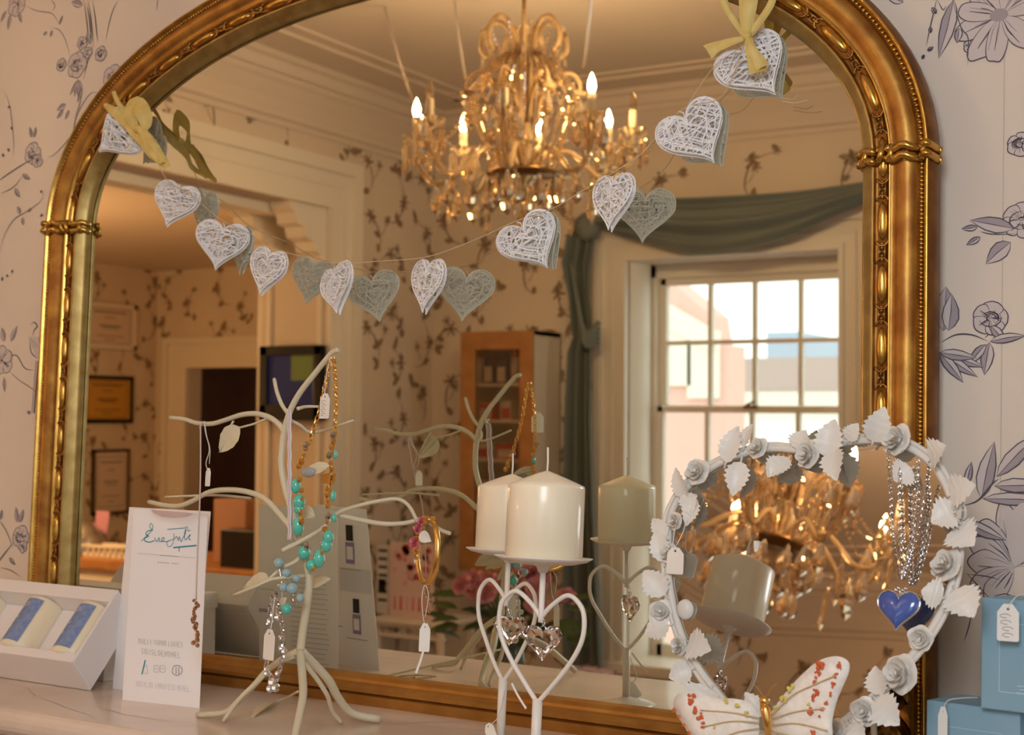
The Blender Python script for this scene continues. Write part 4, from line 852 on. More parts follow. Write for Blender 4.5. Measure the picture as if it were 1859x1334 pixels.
for px, lab in ((146, 'cream wrapped soap with blue label, nearest the right end of the white tray'), (50, 'cream wrapped soap with blue label, second from the right end of the tray'), (-52, 'cream wrapped soap cut by the left picture edge')):
    c = at(px, 1146, -.176); c = X(A_+sl*.0515+nb*.029, min(c.x-.008, GX1-.0315)); r = .0250; T = thing('soap_roll', lab, 'soap', c, 'soaps in the white tray'); ax = (sl+V((.42, 0, 0))*.35).normalized(); ax = sl
    b = MB(); b.lathe([(0, -.038), (.020, -.038), (.0238, -.036), (r, -.032), (r, .032), (.0238, .036), (.020, .038), (0, .038)], c, 28, ax=ax, cap=False); b.build('wrapped_soap', WAX, T)
    sd = V((1, 0, 0)); up_ = sd.cross(ax).normalized(); up_ = up_ if up_.dot(nb) > 0 else -up_
    b = MB(); b.grid([[c+ax*u+(-sd*math.sin(a)+up_*math.cos(a))*(r+.0003) for a in np.linspace(-.62, .78, 10)] for u in (-.031, .031)]); lb = b.build('label', mat('blue_soap_label', (116, 134, 176), .5, noise=(140, (132, 150, 190), .4, .6)), T); plabel(lb, 'blue paper label')
    b = MB(); 
    for u, a in ((.024, .1), (.020, .22), (.021, .0), (.002, .2), (-.012, .3)): b.strip([c+ax*(u+.002*math.sin(k*2))+(-sd*math.sin(a+k*.05)+up_*math.cos(a+k*.05))*(r+.0006) for k in range(5)], .0012, up_)
    plabel(b.build('label_print', mat('silver_print', (186, 190, 200), .5), lb), 'small silver letters')
    b = MB(); b.lathe([(0, 0), (.009, 0), (.009, .0006), (0, .0006)], c-ax*.0406, 16, ax=ax, cap=False); plabel(b.build('foil_seal', mat('grey_seal', (176, 182, 186), .5, noise=(300, (120, 130, 140), .45, .6)), T), 'grey printed seal on the end')
b = MB(); b.box((-1.62, -.104, M), (-1.335, -.060, M+.098)); b.box((-1.622, -.106, M+.078), (-1.333, -.058, M+.100)); bevel(b.build('box_lid', BOXW), .001)
tag(bpy.data.objects['box_lid'], 'white card box standing behind the tilted soap tray, touching the mirror foot', 'box')
# ================================================================ round mirror with a wreath of roses
yw, tl_ = math.radians(-8.85), math.radians(11.5); sm = V((math.sin(yw)*math.cos(tl_), -math.cos(yw)*math.cos(tl_), math.sin(tl_))); sd_ = .2428
def onsm(px, py, l=0.0):
    v = ray(px, py); t = (sd_+l-(CAM-MO).dot(sm))/v.dot(sm); return CAM+v*t
WR = thing('wreath_mirror', 'small round mirror framed by a white painted metal wreath of roses and leaves', 'mirror', V((-.39, -.18, M)))
RP = [(1215, 965), (1222, 930), (1245, 890), (1285, 855), (1340, 828), (1400, 815), (1460, 818), (1520, 806), (1580, 800), (1640, 808), (1690, 840), (1720, 885), (1735, 940), (1738, 1000), (1730, 1060), (1706, 1120), (1670, 1175), (1625, 1225), (1570, 1280), (1500, 1330), (1430, 1348), (1360, 1320), (1310, 1265), (1268, 1210), (1240, 1155), (1224, 1100), (1215, 1040)]
ring = smooth_path([onsm(*p) for p in RP+[RP[0]]], 5)[:-1]
g = MB(); cpt = sum(ring, V((0, 0, 0)))/len(ring); q = [cpt+(p-cpt)*.985 for p in ring]; g.add(q, [tuple(range(len(q)))[::-1]]); mg = g.build('mirror_glass', SMIRROR, WR)
g = MB(); g.prism([p-sm*.002 for p in q], -sm*.004); g.build('backing_board', WIRE, WR)
g = MB(); g.tube([p+sm*.002 for p in ring], .0036, 8, closed=True); g.tube([cpt+(p-cpt)*1.035+sm*.003 for p in ring], .0022, 8, closed=True); g.build('wire_frame', ENAMELW, WR)
g = MB()
for s in (-1, 1): g.tube([cpt+V((s*.05, .01, .02)), V((cpt.x+s*.055, cpt.y+.085 if False else -.08, M+.004))], .003, 8)
g.tube([onsm(1330, 1330)+sm*.002, V((onsm(1330, 1330).x, -.205, M+.003))], .0035, 8); g.tube([onsm(1560, 1330)+sm*.002, V((onsm(1560, 1330).x, -.21, M+.003))], .0035, 8); g.build('stand', ENAMELW, WR)
sx_ = V((-sm.y, sm.x, 0)).normalized(); su_ = sm.cross(sx_); su_ = su_ if su_.z > 0 else -su_
rg = random.Random(12)
for (px, py, r) in ((1268, 858, 27), (1378, 815, 22), (1470, 826, 27), (1632, 800, 30), (1722, 1028, 30), (1640, 1224, 34), (1672, 1158, 22), (1570, 1292, 25), (1200, 1112, 24), (1236, 1172, 20), (1520, 1328, 22), (1215, 1005, 20), (1742, 930, 18), (1228, 946, 18)):
    g = MB(); rose3(g, onsm(px, py, .006), sm+sx_*rg.uniform(-.4, .4)+su_*rg.uniform(-.3, .3), r*.00052, rg); g.build('rose', ENAMELW, WR)
lvs = [(1345, 838, 1330, 900, 36), (1318, 840, 1340, 772, 34), (1350, 812, 1366, 768, 26), (1425, 835, 1392, 865, 36), (1448, 816, 1462, 780, 34), (1432, 832, 1398, 864, 30), (1500, 830, 1515, 760, 40), (1515, 815, 1518, 872, 40), (1540, 800, 1558, 768, 26), (1585, 802, 1606, 738, 38), (1655, 850, 1622, 872, 40), (1690, 835, 1716, 808, 46), (1245, 905, 1225, 848, 28), (1248, 895, 1255, 935, 28), (1262, 905, 1245, 955, 26), (1210, 975, 1184, 940, 26), (1205, 1020, 1190, 960, 30), (1208, 1080, 1168, 1035, 40), (1215, 1135, 1170, 1150, 40), (1240, 1090, 1262, 1035, 0), (1250, 1165, 1290, 1180, 44), (1255, 1215, 1214, 1230, 36), (1290, 1250, 1262, 1292, 60),
       (1725, 900, 1770, 880, 44), (1740, 925, 1690, 948, 46), (1732, 960, 1768, 990, 50), (1712, 1085, 1672, 1072, 42), (1735, 1070, 1768, 1120, 50), (1600, 1262, 1588, 1208, 34), (1590, 1270, 1632, 1316, 46), (1612, 1240, 1604, 1215, 24), (1385, 1300, 1352, 1256, 26), (1730, 950, 1745, 905, 40), (1465, 1320, 1450, 1290, 30), (1545, 1310, 1570, 1340, 36)]
for (ax_, ay, bx_, by, w) in lvs:
    if not w: continue
    p, q = onsm(ax_, ay, .007), onsm(bx_, by, .007+rg.uniform(.0, .012)); g = MB(); leaf3(g, p, q-p, sm+sx_*rg.uniform(-.5, .5)+su_*rg.uniform(-.2, .5), (q-p).length, w*.00066, .13, .18, n=14, fold=.3); g.tube([p-(q-p)*.15, p, p.lerp(q, .45), p.lerp(q, .9)], [.0012, .0010, .0008, .0003], 5); g.build('leaf', ENAMELW, WR)
# stray thorns and bead
g = MB(); g.ball(onsm(1244, 1106, .004), .009, 10, 8, 0, True, (1, .5, 1.1)); g.build('bud', ENAMELW, WR)
# tag on its left side
price_tag('price_tag', onsm(1226, 1018, .012), .019, .026, 'square white price tag hanging at the left edge of the wreath mirror', string=[onsm(1222, 985, .012), onsm(1230, 945, .01), onsm(1246, 925, .008), onsm(1242, 960, .01), onsm(1228, 990, .013)], nrm=tuple(sm), marks=False)
# blue heart on silver chains
BH = thing('pendant_necklace', 'blue enamel heart pendant on silver chains draped over the wreath mirror', 'necklace', onsm(1632, 1108, .012))
g = MB()
for pts in ([(1612, 812), (1614, 850), (1618, 900), (1620, 960), (1626, 1010), (1634, 1052)], [(1634, 850), (1633, 900), (1634, 950), (1636, 1010), (1637, 1052)], [(1668, 830), (1664, 880), (1658, 940), (1650, 1000), (1640, 1052)], [(1686, 870), (1678, 905), (1668, 960), (1655, 1010), (1642, 1052)], [(1664, 850), (1668, 900), (1660, 960), (1648, 1015), (1639, 1052)]):
    chain(g, smooth_path([onsm(*p, .012) for p in pts], 4), .0042, .0005, wide=.8)
g.build('silver_chains', SILVER, BH)
g = MB(); c = onsm(1632, 1110, .014); s = .0375
for q_, l in ((0, .002),): pass
def hsec(f, l): return [c+sx_*a*s*f+su_*(z*f)*s+sm*l for a, z in HP]
k = len(HP)
secs = [hsec(1.0, 0), hsec(1.0, .003), hsec(.9, .0048), hsec(.6, .0062), hsec(.25, .0068)]
g.add([p for q_ in secs for p in q_], [(i*k+j, i*k+(j+1) % k, (i+1)*k+(j+1) % k, (i+1)*k+j) for i in range(4) for j in range(k)]+[tuple(range(k))[::-1], tuple(range(4*k, 5*k))], 0, True); g.build('enamel_heart', BLUEH, BH)
g = MB(); g.tube(hsec(1.03, .0025), .0011, 6, closed=True); g.tube([c+su_*(.0125+.0022*math.sin(t))+sx_*.0022*math.cos(t)+sm*.003 for t in np.linspace(0, 2*PI, 10)[:-1]], .0008, 5, closed=True)
for k2 in range(7): g.ball(c+su_*(.0165+.0018*(k2 % 3))+sx_*(.0022*(k2-3))+sm*.002, .0016, 6, 5)
g.build('silver_rim', SILVER, BH)
# ================================================================ butterfly
BT = thing('butterfly_ornament', 'white glitter butterfly with orange edge spots before the wreath mirror', 'butterfly', at(1392, 1290, -.245))
def wing(nm, out, rib, spots, yel, bend):
    P0 = at(1392, 1290, -.232)
    def wpnt(px, py, l=0): p = at(px, py, -.232-bend*abs(px-1392)/150*.02); return p+V((0, -l, 0))
    o = smooth_path([wpnt(*p) for p in out+[out[0]]], 4)[:-1]; b = MB(); n_ = len(o); cc = sum(o, V((0, 0, 0)))/n_
    mid = [cc+(p-cc)*.6+V((0, -.0025, 0)) for p in o]; bk = [p+V((0, .0012, 0)) for p in o]; fs = [(i, (i+1) % n_, n_+(i+1) % n_, n_+i) for i in range(n_)]+[(n_+i, n_+(i+1) % n_, 2*n_) for i in range(n_)]+[(2*n_+1+i, 2*n_+1+(i+1) % n_, (i+1) % n_, i) for i in range(n_)]+[tuple(2*n_+1+i for i in range(n_))]
    b.add(o+mid+[cc+V((0, -.003, 0))]+bk, fs, 0, True); w_ = b.build(nm, WINGW, BT)
    b = MB()
    for r in rib: b.tube(smooth_path([wpnt(px, py, .0042) for px, py in r], 4), .0006, 5)
    plabel(b.build('glitter_ribs', mat('champagne_glitter', (214, 190, 140), .4, bump=(600, .8, .001)), w_), 'thin champagne glitter ribs')
    b = MB(); rg = random.Random(len(out))
    for px, py, r in spots:
        for k in range(6): b.ball(wpnt(px+rg.uniform(-r, r)*.6, py+rg.uniform(-r, r), .0040), rg.uniform(.4, .8)*r*.00034, 6, 5, 0, True, (1, .35, 1))
    plabel(b.build('orange_spots', WORANGE, w_), 'orange glitter spots'); b = MB()
    for px, py, r in yel:
        for k in range(5): b.ball(wpnt(px+rg.uniform(-r, r)*.6, py+rg.uniform(-r, r)*.8, .0040), rg.uniform(.4, .8)*r*.00034, 6, 5, 0, True, (1, .35, 1))
    plabel(b.build('yellow_spots', WYELL, w_), 'pale yellow glitter spots')
wing('wing', [(1396, 1298), (1425, 1258), (1455, 1225), (1485, 1200), (1515, 1191), (1538, 1199), (1541, 1218), (1530, 1245), (1518, 1275), (1510, 1310), (1508, 1345), (1470, 1360), (1425, 1352), (1400, 1345)],
     [[(1400, 1300), (1440, 1262), (1480, 1242), (1520, 1225)], [(1400, 1305), (1450, 1290), (1500, 1285)], [(1400, 1315), (1450, 1312), (1505, 1325)], [(1400, 1325), (1440, 1335), (1480, 1350)], [(1400, 1330), (1420, 1345)]],
     [(1492, 1208, 9), (1486, 1222, 7), (1482, 1235, 5), (1526, 1207, 6), (1520, 1224, 5), (1515, 1242, 5), (1482, 1255, 8), (1480, 1268, 6), (1474, 1290, 6), (1510, 1258, 4), (1502, 1273, 4), (1495, 1285, 4), (1478, 1330, 7), (1490, 1300, 3)], [(1437, 1248, 8), (1425, 1266, 8), (1412, 1285, 6), (1470, 1278, 4)], 1)
wing('wing', [(1378, 1300), (1360, 1276), (1330, 1268), (1300, 1268), (1268, 1258), (1240, 1255), (1224, 1268), (1224, 1288), (1240, 1315), (1262, 1345), (1310, 1362), (1370, 1350)],
     [[(1382, 1302), (1330, 1292), (1275, 1288)], [(1382, 1310), (1330, 1308), (1280, 1318)], [(1382, 1320), (1340, 1328), (1300, 1345)], [(1384, 1330), (1365, 1345)]],
     [(1258, 1270, 9), (1268, 1284, 8), (1274, 1300, 7), (1280, 1315, 6), (1227, 1288, 4), (1236, 1300, 4), (1244, 1314, 4), (1254, 1328, 4)], [(1320, 1270, 6), (1342, 1280, 6), (1357, 1296, 6), (1300, 1318, 4)], -1)
g = MB(); g.tube([at(1388, 1276, -.244), at(1390, 1290, -.246), at(1393, 1310, -.246), at(1395, 1350, -.245)], [.0042, .0048, .0036, .002], 10); g.ball(at(1388, 1272, -.245), .0048)
for s in (-1, 1): g.tube(smooth_path([at(1388, 1270, -.245), at(1388+s*10, 1252, -.25), at(1388+s*22, 1240, -.25)], 4), .0004, 4)
plabel(g.build('body', CHGOLD, BT), 'gold glitter body')
# ================================================================ blue boxes
def blue_box(lab, x, y, z, w, d, h, rot, front=True):
    T = thing('blue_box', lab, 'box', V((x+w/2, y+d/2, z)), 'stacked pale blue boxes'); c = V((x, y, 0)); R = Matrix.Rotation(rot, 3, 'Z'); Q = lambda a, b_, e: c+R @ V((a, b_, 0))+V((0, 0, z+e))
    b = MB(); b.prism([Q(0, 0, 0), Q(w, 0, 0), Q(w, d, 0), Q(0, d, 0)], V((0, 0, h))); bevel(b.build('carton', BOXB, T), .0012)
    b = MB(); m_ = .016
    for f in ([(m_, m_), (w-m_, m_), (w-m_, h-m_*1.3), (m_, h-m_*1.3), (m_, m_)],): b.strip([Q(a, -.0004, e) for a, e in f], .0007, R @ V((0, -1, 0)))
    for k, (a0, a1, e, t) in enumerate(((.45, .85, .62, .0022), (.5, .78, .585, .0012), (.4, .8, .34, .0020), (.48, .7, .30, .0020), (.34, .9, .235, .0012), (.36, .92, .205, .0012), (.33, .9, .175, .0010))):
        n_ = 14; b.strip([Q(w*(a0+(a1-a0)*i/n_), -.0004, h*e+(.0012*math.sin(i*2.3) if k < 4 else 0)) for i in range(n_+1)], t*.55 if k < 4 else t*.7, R @ V((0, -1, 0)))
    plabel(b.build('box_print', BOXB2, T), 'white printed border and small lettering'); return T
p = at(1682, 1270, -.115); blue_box('pale blue square box at the bottom of the stack, right of the gilt mirror foot', p.x, p.y, M, .084, .075, p.z-M, -.17)
p2 = at(1780, 1280, -.135); b2 = at(1783, 1079, -.135); blue_box('pale blue box on top of the stack, a white tag hanging down its front', p2.x, p2.y, p.z+.0003, .092, .08, b2.z-p2.z, -.12)
p3 = at(1862, 1330, -.12); blue_box('pale blue square box at the lower right corner, behind the bottom box', p.x+.088, p.y+.012, M, .09, .08, p.z-M-.001, -.12)
price_tag('price_tag', at(1830, 1130, -.152), .0178, .0315, 'white price tag on a string before the upper blue box', nrm=(.1, -1, 0), string=[at(1834, 1096, -.152), at(1846, 1082, -.148), at(1862, 1078, -.14)])
price_tag('price_tag', at(1711, 1318, -.135), .009, .034, 'narrow beige tag seen edge-on before the lower blue box', nrm=(.9, -1, 0), string=[at(1712, 1290, -.132), at(1720, 1272, -.125), at(1745, 1267, -.118), at(1775, 1266, -.112)], marks=False)
# ================================================================ chandelier
CC = rf(950, 240, 1, -2.0); cX, cY = CC.x, CC.y
cz = lambda py: rf(950, py, 1, -2.0).z
def cp(phi, r, z): a = math.radians(phi); return V((cX+r*(math.cos(a)*math.cos(YAW)-math.sin(a)*math.sin(YAW)), cY+r*(-math.cos(a)*math.sin(YAW)-math.sin(a)*math.cos(YAW)), z))
CHN = thing('chandelier', 'crystal chandelier with candle bulbs hanging from the ceiling, some bulbs lit', 'chandelier', V((cX, cY, cz(240))))
b = MB(); b.tube([V((cX, cY, ZC)), V((cX, cY, cz(50)))], .006, 8); b.lathe([(0, 0), (.06, 0), (.055, -.02), (.02, -.04), (0, -.045)], (cX, cY, ZC), 20, cap=False); b.build('hanging_rod', CMETAL, CHN)
z = cz; b = MB(); Z = [(.012, 45), (.03, 60), (.018, 75), (.035, 95), (.05, 112), (.022, 125), (.018, 150), (.034, 175), (.02, 200), (.026, 235), (.045, 262), (.022, 280), (.035, 300), (.065, 318), (.03, 332), (.012, 345), (.02, 352), (.0, 365)]
b.lathe([(r*.85, z(p)) for r, p in Z], (cX, cY, 0), 14, cap=False); b.build('column', CARM, CHN)
b = MB(); b.lathe([(.03, z(322)), (.10, z(318)), (.105, z(312)), (.04, z(305))], (cX, cY, 0), 24, cap=False); b.lathe([(.02, z(108)), (.06, z(105)), (.062, z(100)), (.02, z(98))], (cX, cY, 0), 20, cap=False); plabel(b.build('receiver_dish', CMETAL, CHN), 'brass dishes on the column')
for k in range(7):       # upper crown of curled glass arms
    ph = k*360/7+12; P = [cp(ph, .02, z(110)), cp(ph, .035, z(70)), cp(ph, .06, z(42)), cp(ph, .095, z(40)), cp(ph, .122, z(62)), cp(ph, .125, z(88)), cp(ph, .105, z(102))]
    b = MB(); b.tube(smooth_path(P, 4), .0075, 6); o = b.build('crown_arm', CARM, CHN)
for k in range(8):
    ph = k*45+22; P = [cp(ph, .03, z(225)), cp(ph, .06, z(180)), cp(ph, .10, z(148)), cp(ph, .145, z(142)), cp(ph, .17, z(162)), cp(ph, .168, z(182))]
    b = MB(); b.tube(smooth_path(P, 4), .0065, 6); b.lathe([(0, 0), (.02, .002), (.026, .010), (.024, .012), (0, .006)], P[-1]+V((0, 0, -.004)), 8, cap=False, smooth=False); b.build('upper_arm', CARM, CHN)
LIT = {170, 125, 80, 305, 35}
def drop(o, s=1.0, kind=0):
    s *= 1.5; b = MB(); n = 6
    if kind == 0: pr = [(0, 0), (.003, -.004), (.0055, -.010), (.011, -.026), (.0135, -.036), (.010, -.046), (0, -.056)]
    elif kind == 1: pr = [(0, 0), (.004, -.004), (.006, -.015), (.0045, -.05), (.007, -.062), (0, -.074)]
    else: pr = [(0, 0), (.008, -.008), (.0, -.018)]
    b.lathe([(r*s, zz*s) for r, zz in pr], o, n, smooth=False, cap=False)
    if kind < 2: b.lathe([(0, .0), (.005*s, .005*s), (0, .011*s)], V(o), 6, smooth=False, cap=False)
    b.build('crystal_drop', CGLASS, CHN)
rg = random.Random(31)
for ph in (-10, 35, 80, 125, 170, 215, 260, 305):
    r = .312; zb = z(252); P = [cp(ph, .03, z(300)), cp(ph, .08, z(282)), cp(ph, .13, z(278)), cp(ph, .175, z(300)), cp(ph, .215, z(325)), cp(ph, .26, z(328)), cp(ph, .298, z(305)), cp(ph, r, z(280)), cp(ph, r, zb)]
    b = MB(); b.tube(smooth_path(P, 5), .0078, 7); A_m = b.build('arm', CARM, CHN)
    b = MB(); n_ = 16; rr_ = lambda j, R: R*(1+.10*math.cos(j*PI)); pr = [(.006, -.004), (.022, -.002), (.036, .008), (.041, .018)]
    vs = [V(cp(ph, r, zb))+V((math.cos(2*PI*j/n_)*rr_(j, R), math.sin(2*PI*j/n_)*rr_(j, R), h)) for R, h in pr for j in range(n_)]
    b.add(vs, [(i*n_+j, i*n_+(j+1) % n_, (i+1)*n_+(j+1) % n_, (i+1)*n_+j) for i in range(3) for j in range(n_)], 0, False); b.build('bobeche', CGLASS, A_m)
    tz = zb+.072; b = MB(); b.lathe([(.0, 0), (.0115, 0), (.0115, .068), (.009, .072), (0, .072)], cp(ph, r, zb), 14, cap=False); b.build('candle_tube', CTUBE, A_m)
    b = MB(); b.lathe([(0, 0), (.0065, .001), (.0105, .012), (.0115, .020), (.009, .034), (.004, .048), (.0, .056)], cp(ph, r, tz), 12, cap=False)
    o = b.build('bulb', BULBON if ph in LIT else BULBOFF, A_m); plabel(o, 'lit flame-shaped bulb' if ph in LIT else 'unlit clear flame-shaped bulb')
    c = cp(ph, r, zb)
    for j in range(5): a = j*72+ph; drop(c+V((.038*math.cos(math.radians(a)), .038*math.sin(math.radians(a)), .004)), rg.uniform(.85, 1.1), 0 if j % 2 else 1)
    drop(cp(ph, .25, z(334)), 1.05, 0)
for k in range(10): drop(cp(k*36+8, .10, z(322)), 1.15, 0)
for k in range(8): drop(cp(k*45+22, .168, z(186)), .9, 0)
for k in range(7): drop(cp(k*360/7+12, .122, z(104)), .9, 1)
drop(V((cX, cY, z(368))), 1.4, 0)
def strand(A_, B_, sag, n, nm='bead_strand', r=.0048, mt=None):
    b = MB()
    for i in range(n+1):
        t = i/n; p = A_.lerp(B_, t)+V((0, 0, -sag*4*t*(1-t))); b.ball(p, r*(1+.35*(i % 3 == 0)), 5, 4, 0, False)
    b.build(nm, mt or CGLASS, CHN)
for k in range(24): ph = k*15; strand(cp(ph, .06, z(104)), cp(ph, .165, z(190)), -.02, 22)
for k in range(12): ph = k*30+8; strand(cp(ph, .12, z(60)), cp(ph, .05, z(150)), .01, 14)
for k in range(24): ph = k*15; strand(cp(ph, .155, z(192)), cp(ph, .09, z(312)), -.015, 24)
for k in range(10): ph = k*36+11; drop(cp(ph, .21, z(338)), 1.1, k % 2)
for ph in (-10, 35, 80, 125, 170, 215, 260, 305): strand(cp(ph, .30, z(262)), cp(ph+45, .30, z(262)), .055, 16); strand(cp(ph, .165, z(190)), cp(ph, .30, z(268)), .045, 14)
for k in range(10):    # long prisms round the stem
    ph = k*36+5; b = MB(); b.lathe([(0, 0), (.009, -.01), (.010, -.15), (0, -.17)], cp(ph, .042, z(120)), 5, cap=False, smooth=False); b.build('long_prism', CARM, CHN)
# three thin bead strings draped from the ceiling
for (a, c2) in (((752, 190), (700, 15)), ((845, 140), (826, 5)), ((1060, 120), (1073, -5))):
    p = rf(*a, 1, -2.0); q = rf(c2[0], c2[1], 2, ZC-.01); strand(p, q, .02, 60, 'ceiling_bead_string', .0042, SILVER)
# ================================================================ window swag
SW = thing('curtain_swag', 'dusty teal cloth swag draped above the sash window with a knotted tail', 'curtain', V((-2.2, -3.93, M+1.1)))
ysw = -3.9
top = smooth_path([rf(px, py, 1, ysw) for px, py in ((1062, 398), (1120, 378), (1200, 365), (1290, 361), (1400, 355), (1480, 347), (1569, 333), (1640, 318))], 6)
bot = smooth_path([rf(px, py, 1, ysw) for px, py in ((1080, 410), (1130, 428), (1190, 446), (1268, 463), (1350, 455), (1430, 432), (1520, 392), (1640, 345))], 6)
b = MB(); nr = 34; g = []
for i in range(nr+1):
    t = i/nr; row = []
    for j, (p, q) in enumerate(zip(top, bot)):
        s = j/(len(top)-1); f = math.sin(t*PI*7.5+s*1.1)*.5+math.sin(t*PI*4+2-s*2)*.5; v = p.lerp(q, t**(1+.25*math.sin(PI*s))); row.append(V((v.x, ysw+.02+.03*f*math.sin(PI*min(1, s+.08))**.5+.05*math.sin(PI*t), v.z+.004*f)))
    g.append(row)
b.grid(g); b.build('swag', SWAG, SW)
def tail(pl, nm='tail'):
    b = MB(); g = []
    for (py, xl, xr, d) in pl:
        a, c = rf(xl, py, 1, ysw), rf(xr, py, 1, ysw); g.append((a, c, d))
    rows = []
    for i in range(len(g)-1):
        for k in range(6):
            t = k/6; t = t*t*(3-2*t); a = g[i][0].lerp(g[i+1][0], t); c = g[i][1].lerp(g[i+1][1], t); d = g[i][2]+(g[i+1][2]-g[i][2])*t
            rows.append([V((a.x+(c.x-a.x)*s, ysw+.02+d*math.sin(s*PI*6.5+.15*i)*.5+d*.4*math.sin(s*PI*2.3+1), a.z+(c.z-a.z)*s)) for s in np.linspace(0, 1, 40)])
    b.grid(rows); return b.build(nm, SWAG, SW)
tail([(396, 1055, 1090, .03), (430, 1038, 1090, .05), (480, 1030, 1083, .06), (540, 1042, 1080, .05), (600, 1045, 1085, .035), (612, 1046, 1086, .02), (640, 1040, 1084, .045), (760, 1036, 1085, .055), (900, 1034, 1090, .06), (1050, 1034, 1098, .06), (1220, 1034, 1106, .06)])
b = MB()
for k in range(5): b.tube(smooth_path([rf(1036+k*2, 470+k*6, 1, ysw+.02), rf(1060, 600+k*5, 1, ysw+.07), rf(1088, 585+k*9, 1, ysw+.03)], 6), .012, 6)
b.ball(rf(1068, 412, 1, ysw+.03), .06, 12, 8, 0, True, (1, .8, 1.1)); b.build('knot', SWAG, SW)
b = MB(); p, q = rf(1040, 402, 1, ysw), rf(1690, 315, 1, ysw); zz = q.z; b.tube([V((-2.72, ysw-.03, M+1.345)), V((-1.2, ysw-.03, M+1.345))], .014, 10)
for x in (-2.7, -1.25): b.tube([V((x, YF, M+1.345)), V((x, ysw-.02, M+1.345))], .01, 8)
# ================================================================ wall cabinet with bottles
CY1 = -3.74; cl, cr = rf(835, 700, 1, CY1).x, rf(966, 700, 1, CY1).x; ct = rf(900, 601, 1, CY1).z; cb = M-.32
CB = thing('display_cabinet', 'narrow wooden wall cabinet with a glazed front left of the window swag', 'cabinet', V(((cl+cr)/2, -3.87, cb)))
b = MB(); b.box((cl, YF, cb), (cl+.02, CY1-.02, ct)); b.box((cr-.02, YF, cb), (cr, CY1-.02, ct)); b.box((cl, YF, ct-.02), (cr, CY1-.02, ct)); b.box((cl, YF, cb), (cr, CY1-.02, cb+.02)); b.box((cl, YF+.002, cb), (cr, YF+.012, ct)); b.build('carcass', WHITE, CB)
b = MB(); fwd = .075; b.box((cl, CY1-.02, cb), (cl+fwd, CY1, ct)); b.box((cr-fwd*.85, CY1-.02, cb), (cr, CY1, ct)); b.box((cl+fwd, CY1-.02, ct-.08), (cr-fwd*.85, CY1, ct)); b.box((cl+fwd, CY1-.02, cb), (cr-fwd*.85, CY1, cb+.08)); dr = b.build('door', WOODO, CB); bevel(dr, .004)
b = MB(); b.box((cl+fwd, CY1-.012, cb+.08), (cr-fwd*.85, CY1-.009, ct-.08)); b.build('door_glass', CPANE, dr)
SH = [rf(900, 697, 1, -3.84).z, rf(900, 762, 1, -3.84).z, rf(900, 832, 1, -3.84).z, rf(900, 900, 1, -3.84).z]
for s in SH: b = MB(); b.box((cl+.02, YF+.02, s-.012), (cr-.02, CY1-.03, s)); b.build('shelf', WHITE, CB)
ORA = mat('orange_red_cap', (226, 92, 56), .4); NAVY = mat('navy_box', (52, 54, 100), .5); PKW = mat('pale_pack', (226, 212, 206), .5); REDB = mat('red_band', (206, 66, 56), .5)
def cx_(px, sh): return rf(px, 690, 1, -3.84).x
def tubeb(px, s, h, lab, cap=ORA):
    x = cx_(px, s); T = thing('cream_tube', lab, 'tube', V((x, -3.84, SH[s])), 'products in the wall cabinet'); b = MB(); b.lathe([(0, 0), (.020, 0), (.020, h*.7), (.0, h*.7)], (x, -3.84, SH[s]), 16, cap=False); b.build('tube_body', PKW, T)
    b = MB(); b.lathe([(0, h*.7), (.021, h*.7), (.021, h), (0, h)], (x, -3.84, SH[s]), 16, cap=False); plabel(b.build('cap', cap, T), 'orange red cap')
def packb(px, s, w, h, m1, m2, lab):
    x = cx_(px, s); T = thing('product_box', lab, 'box', V((x, -3.84, SH[s])), 'products in the wall cabinet'); b = MB(); b.box((x-w/2, -3.87, SH[s]), (x+w/2, -3.81, SH[s]+h)); b.build('carton', m1, T)
    b = MB(); b.box((x-w*.42, -3.81, SH[s]+h*.08), (x+w*.42, -3.8092, SH[s]+h*.62)); b.build('front_print', m2, T)
hs = rf(900, 627, 1, -3.84).z-SH[0]
tubeb(868, 0, hs, 'orange-capped white tube at the left end of the cabinet top shelf'); packb(892, 0, .045, hs*.72, NAVY, PKW, 'navy and white box on the top shelf, next to the left orange-capped tube'); packb(916, 0, .045, hs*.70, NAVY, PKW, 'navy and white box on the top shelf, next to the right orange-capped tube'); tubeb(936, 0, hs, 'orange-capped white tube at the right end of the cabinet top shelf')
packb(888, 1, .07, .075, REDB, PKW, 'red box on the second shelf of the wall cabinet'); packb(925, 1, .05, .085, PKW, REDB, 'pale box beside the red one on the second shelf')
packb(882, 2, .10, .07, PKW, REDB, 'wide pale box with red band on the third shelf'); packb(925, 2, .09, .065, REDB, PKW, 'red box on the third shelf of the wall cabinet, right end')
packb(890, 3, .08, .07, mat('beige_pack', (206, 186, 150), .5), NAVY, 'beige box on the lowest visible cabinet shelf')
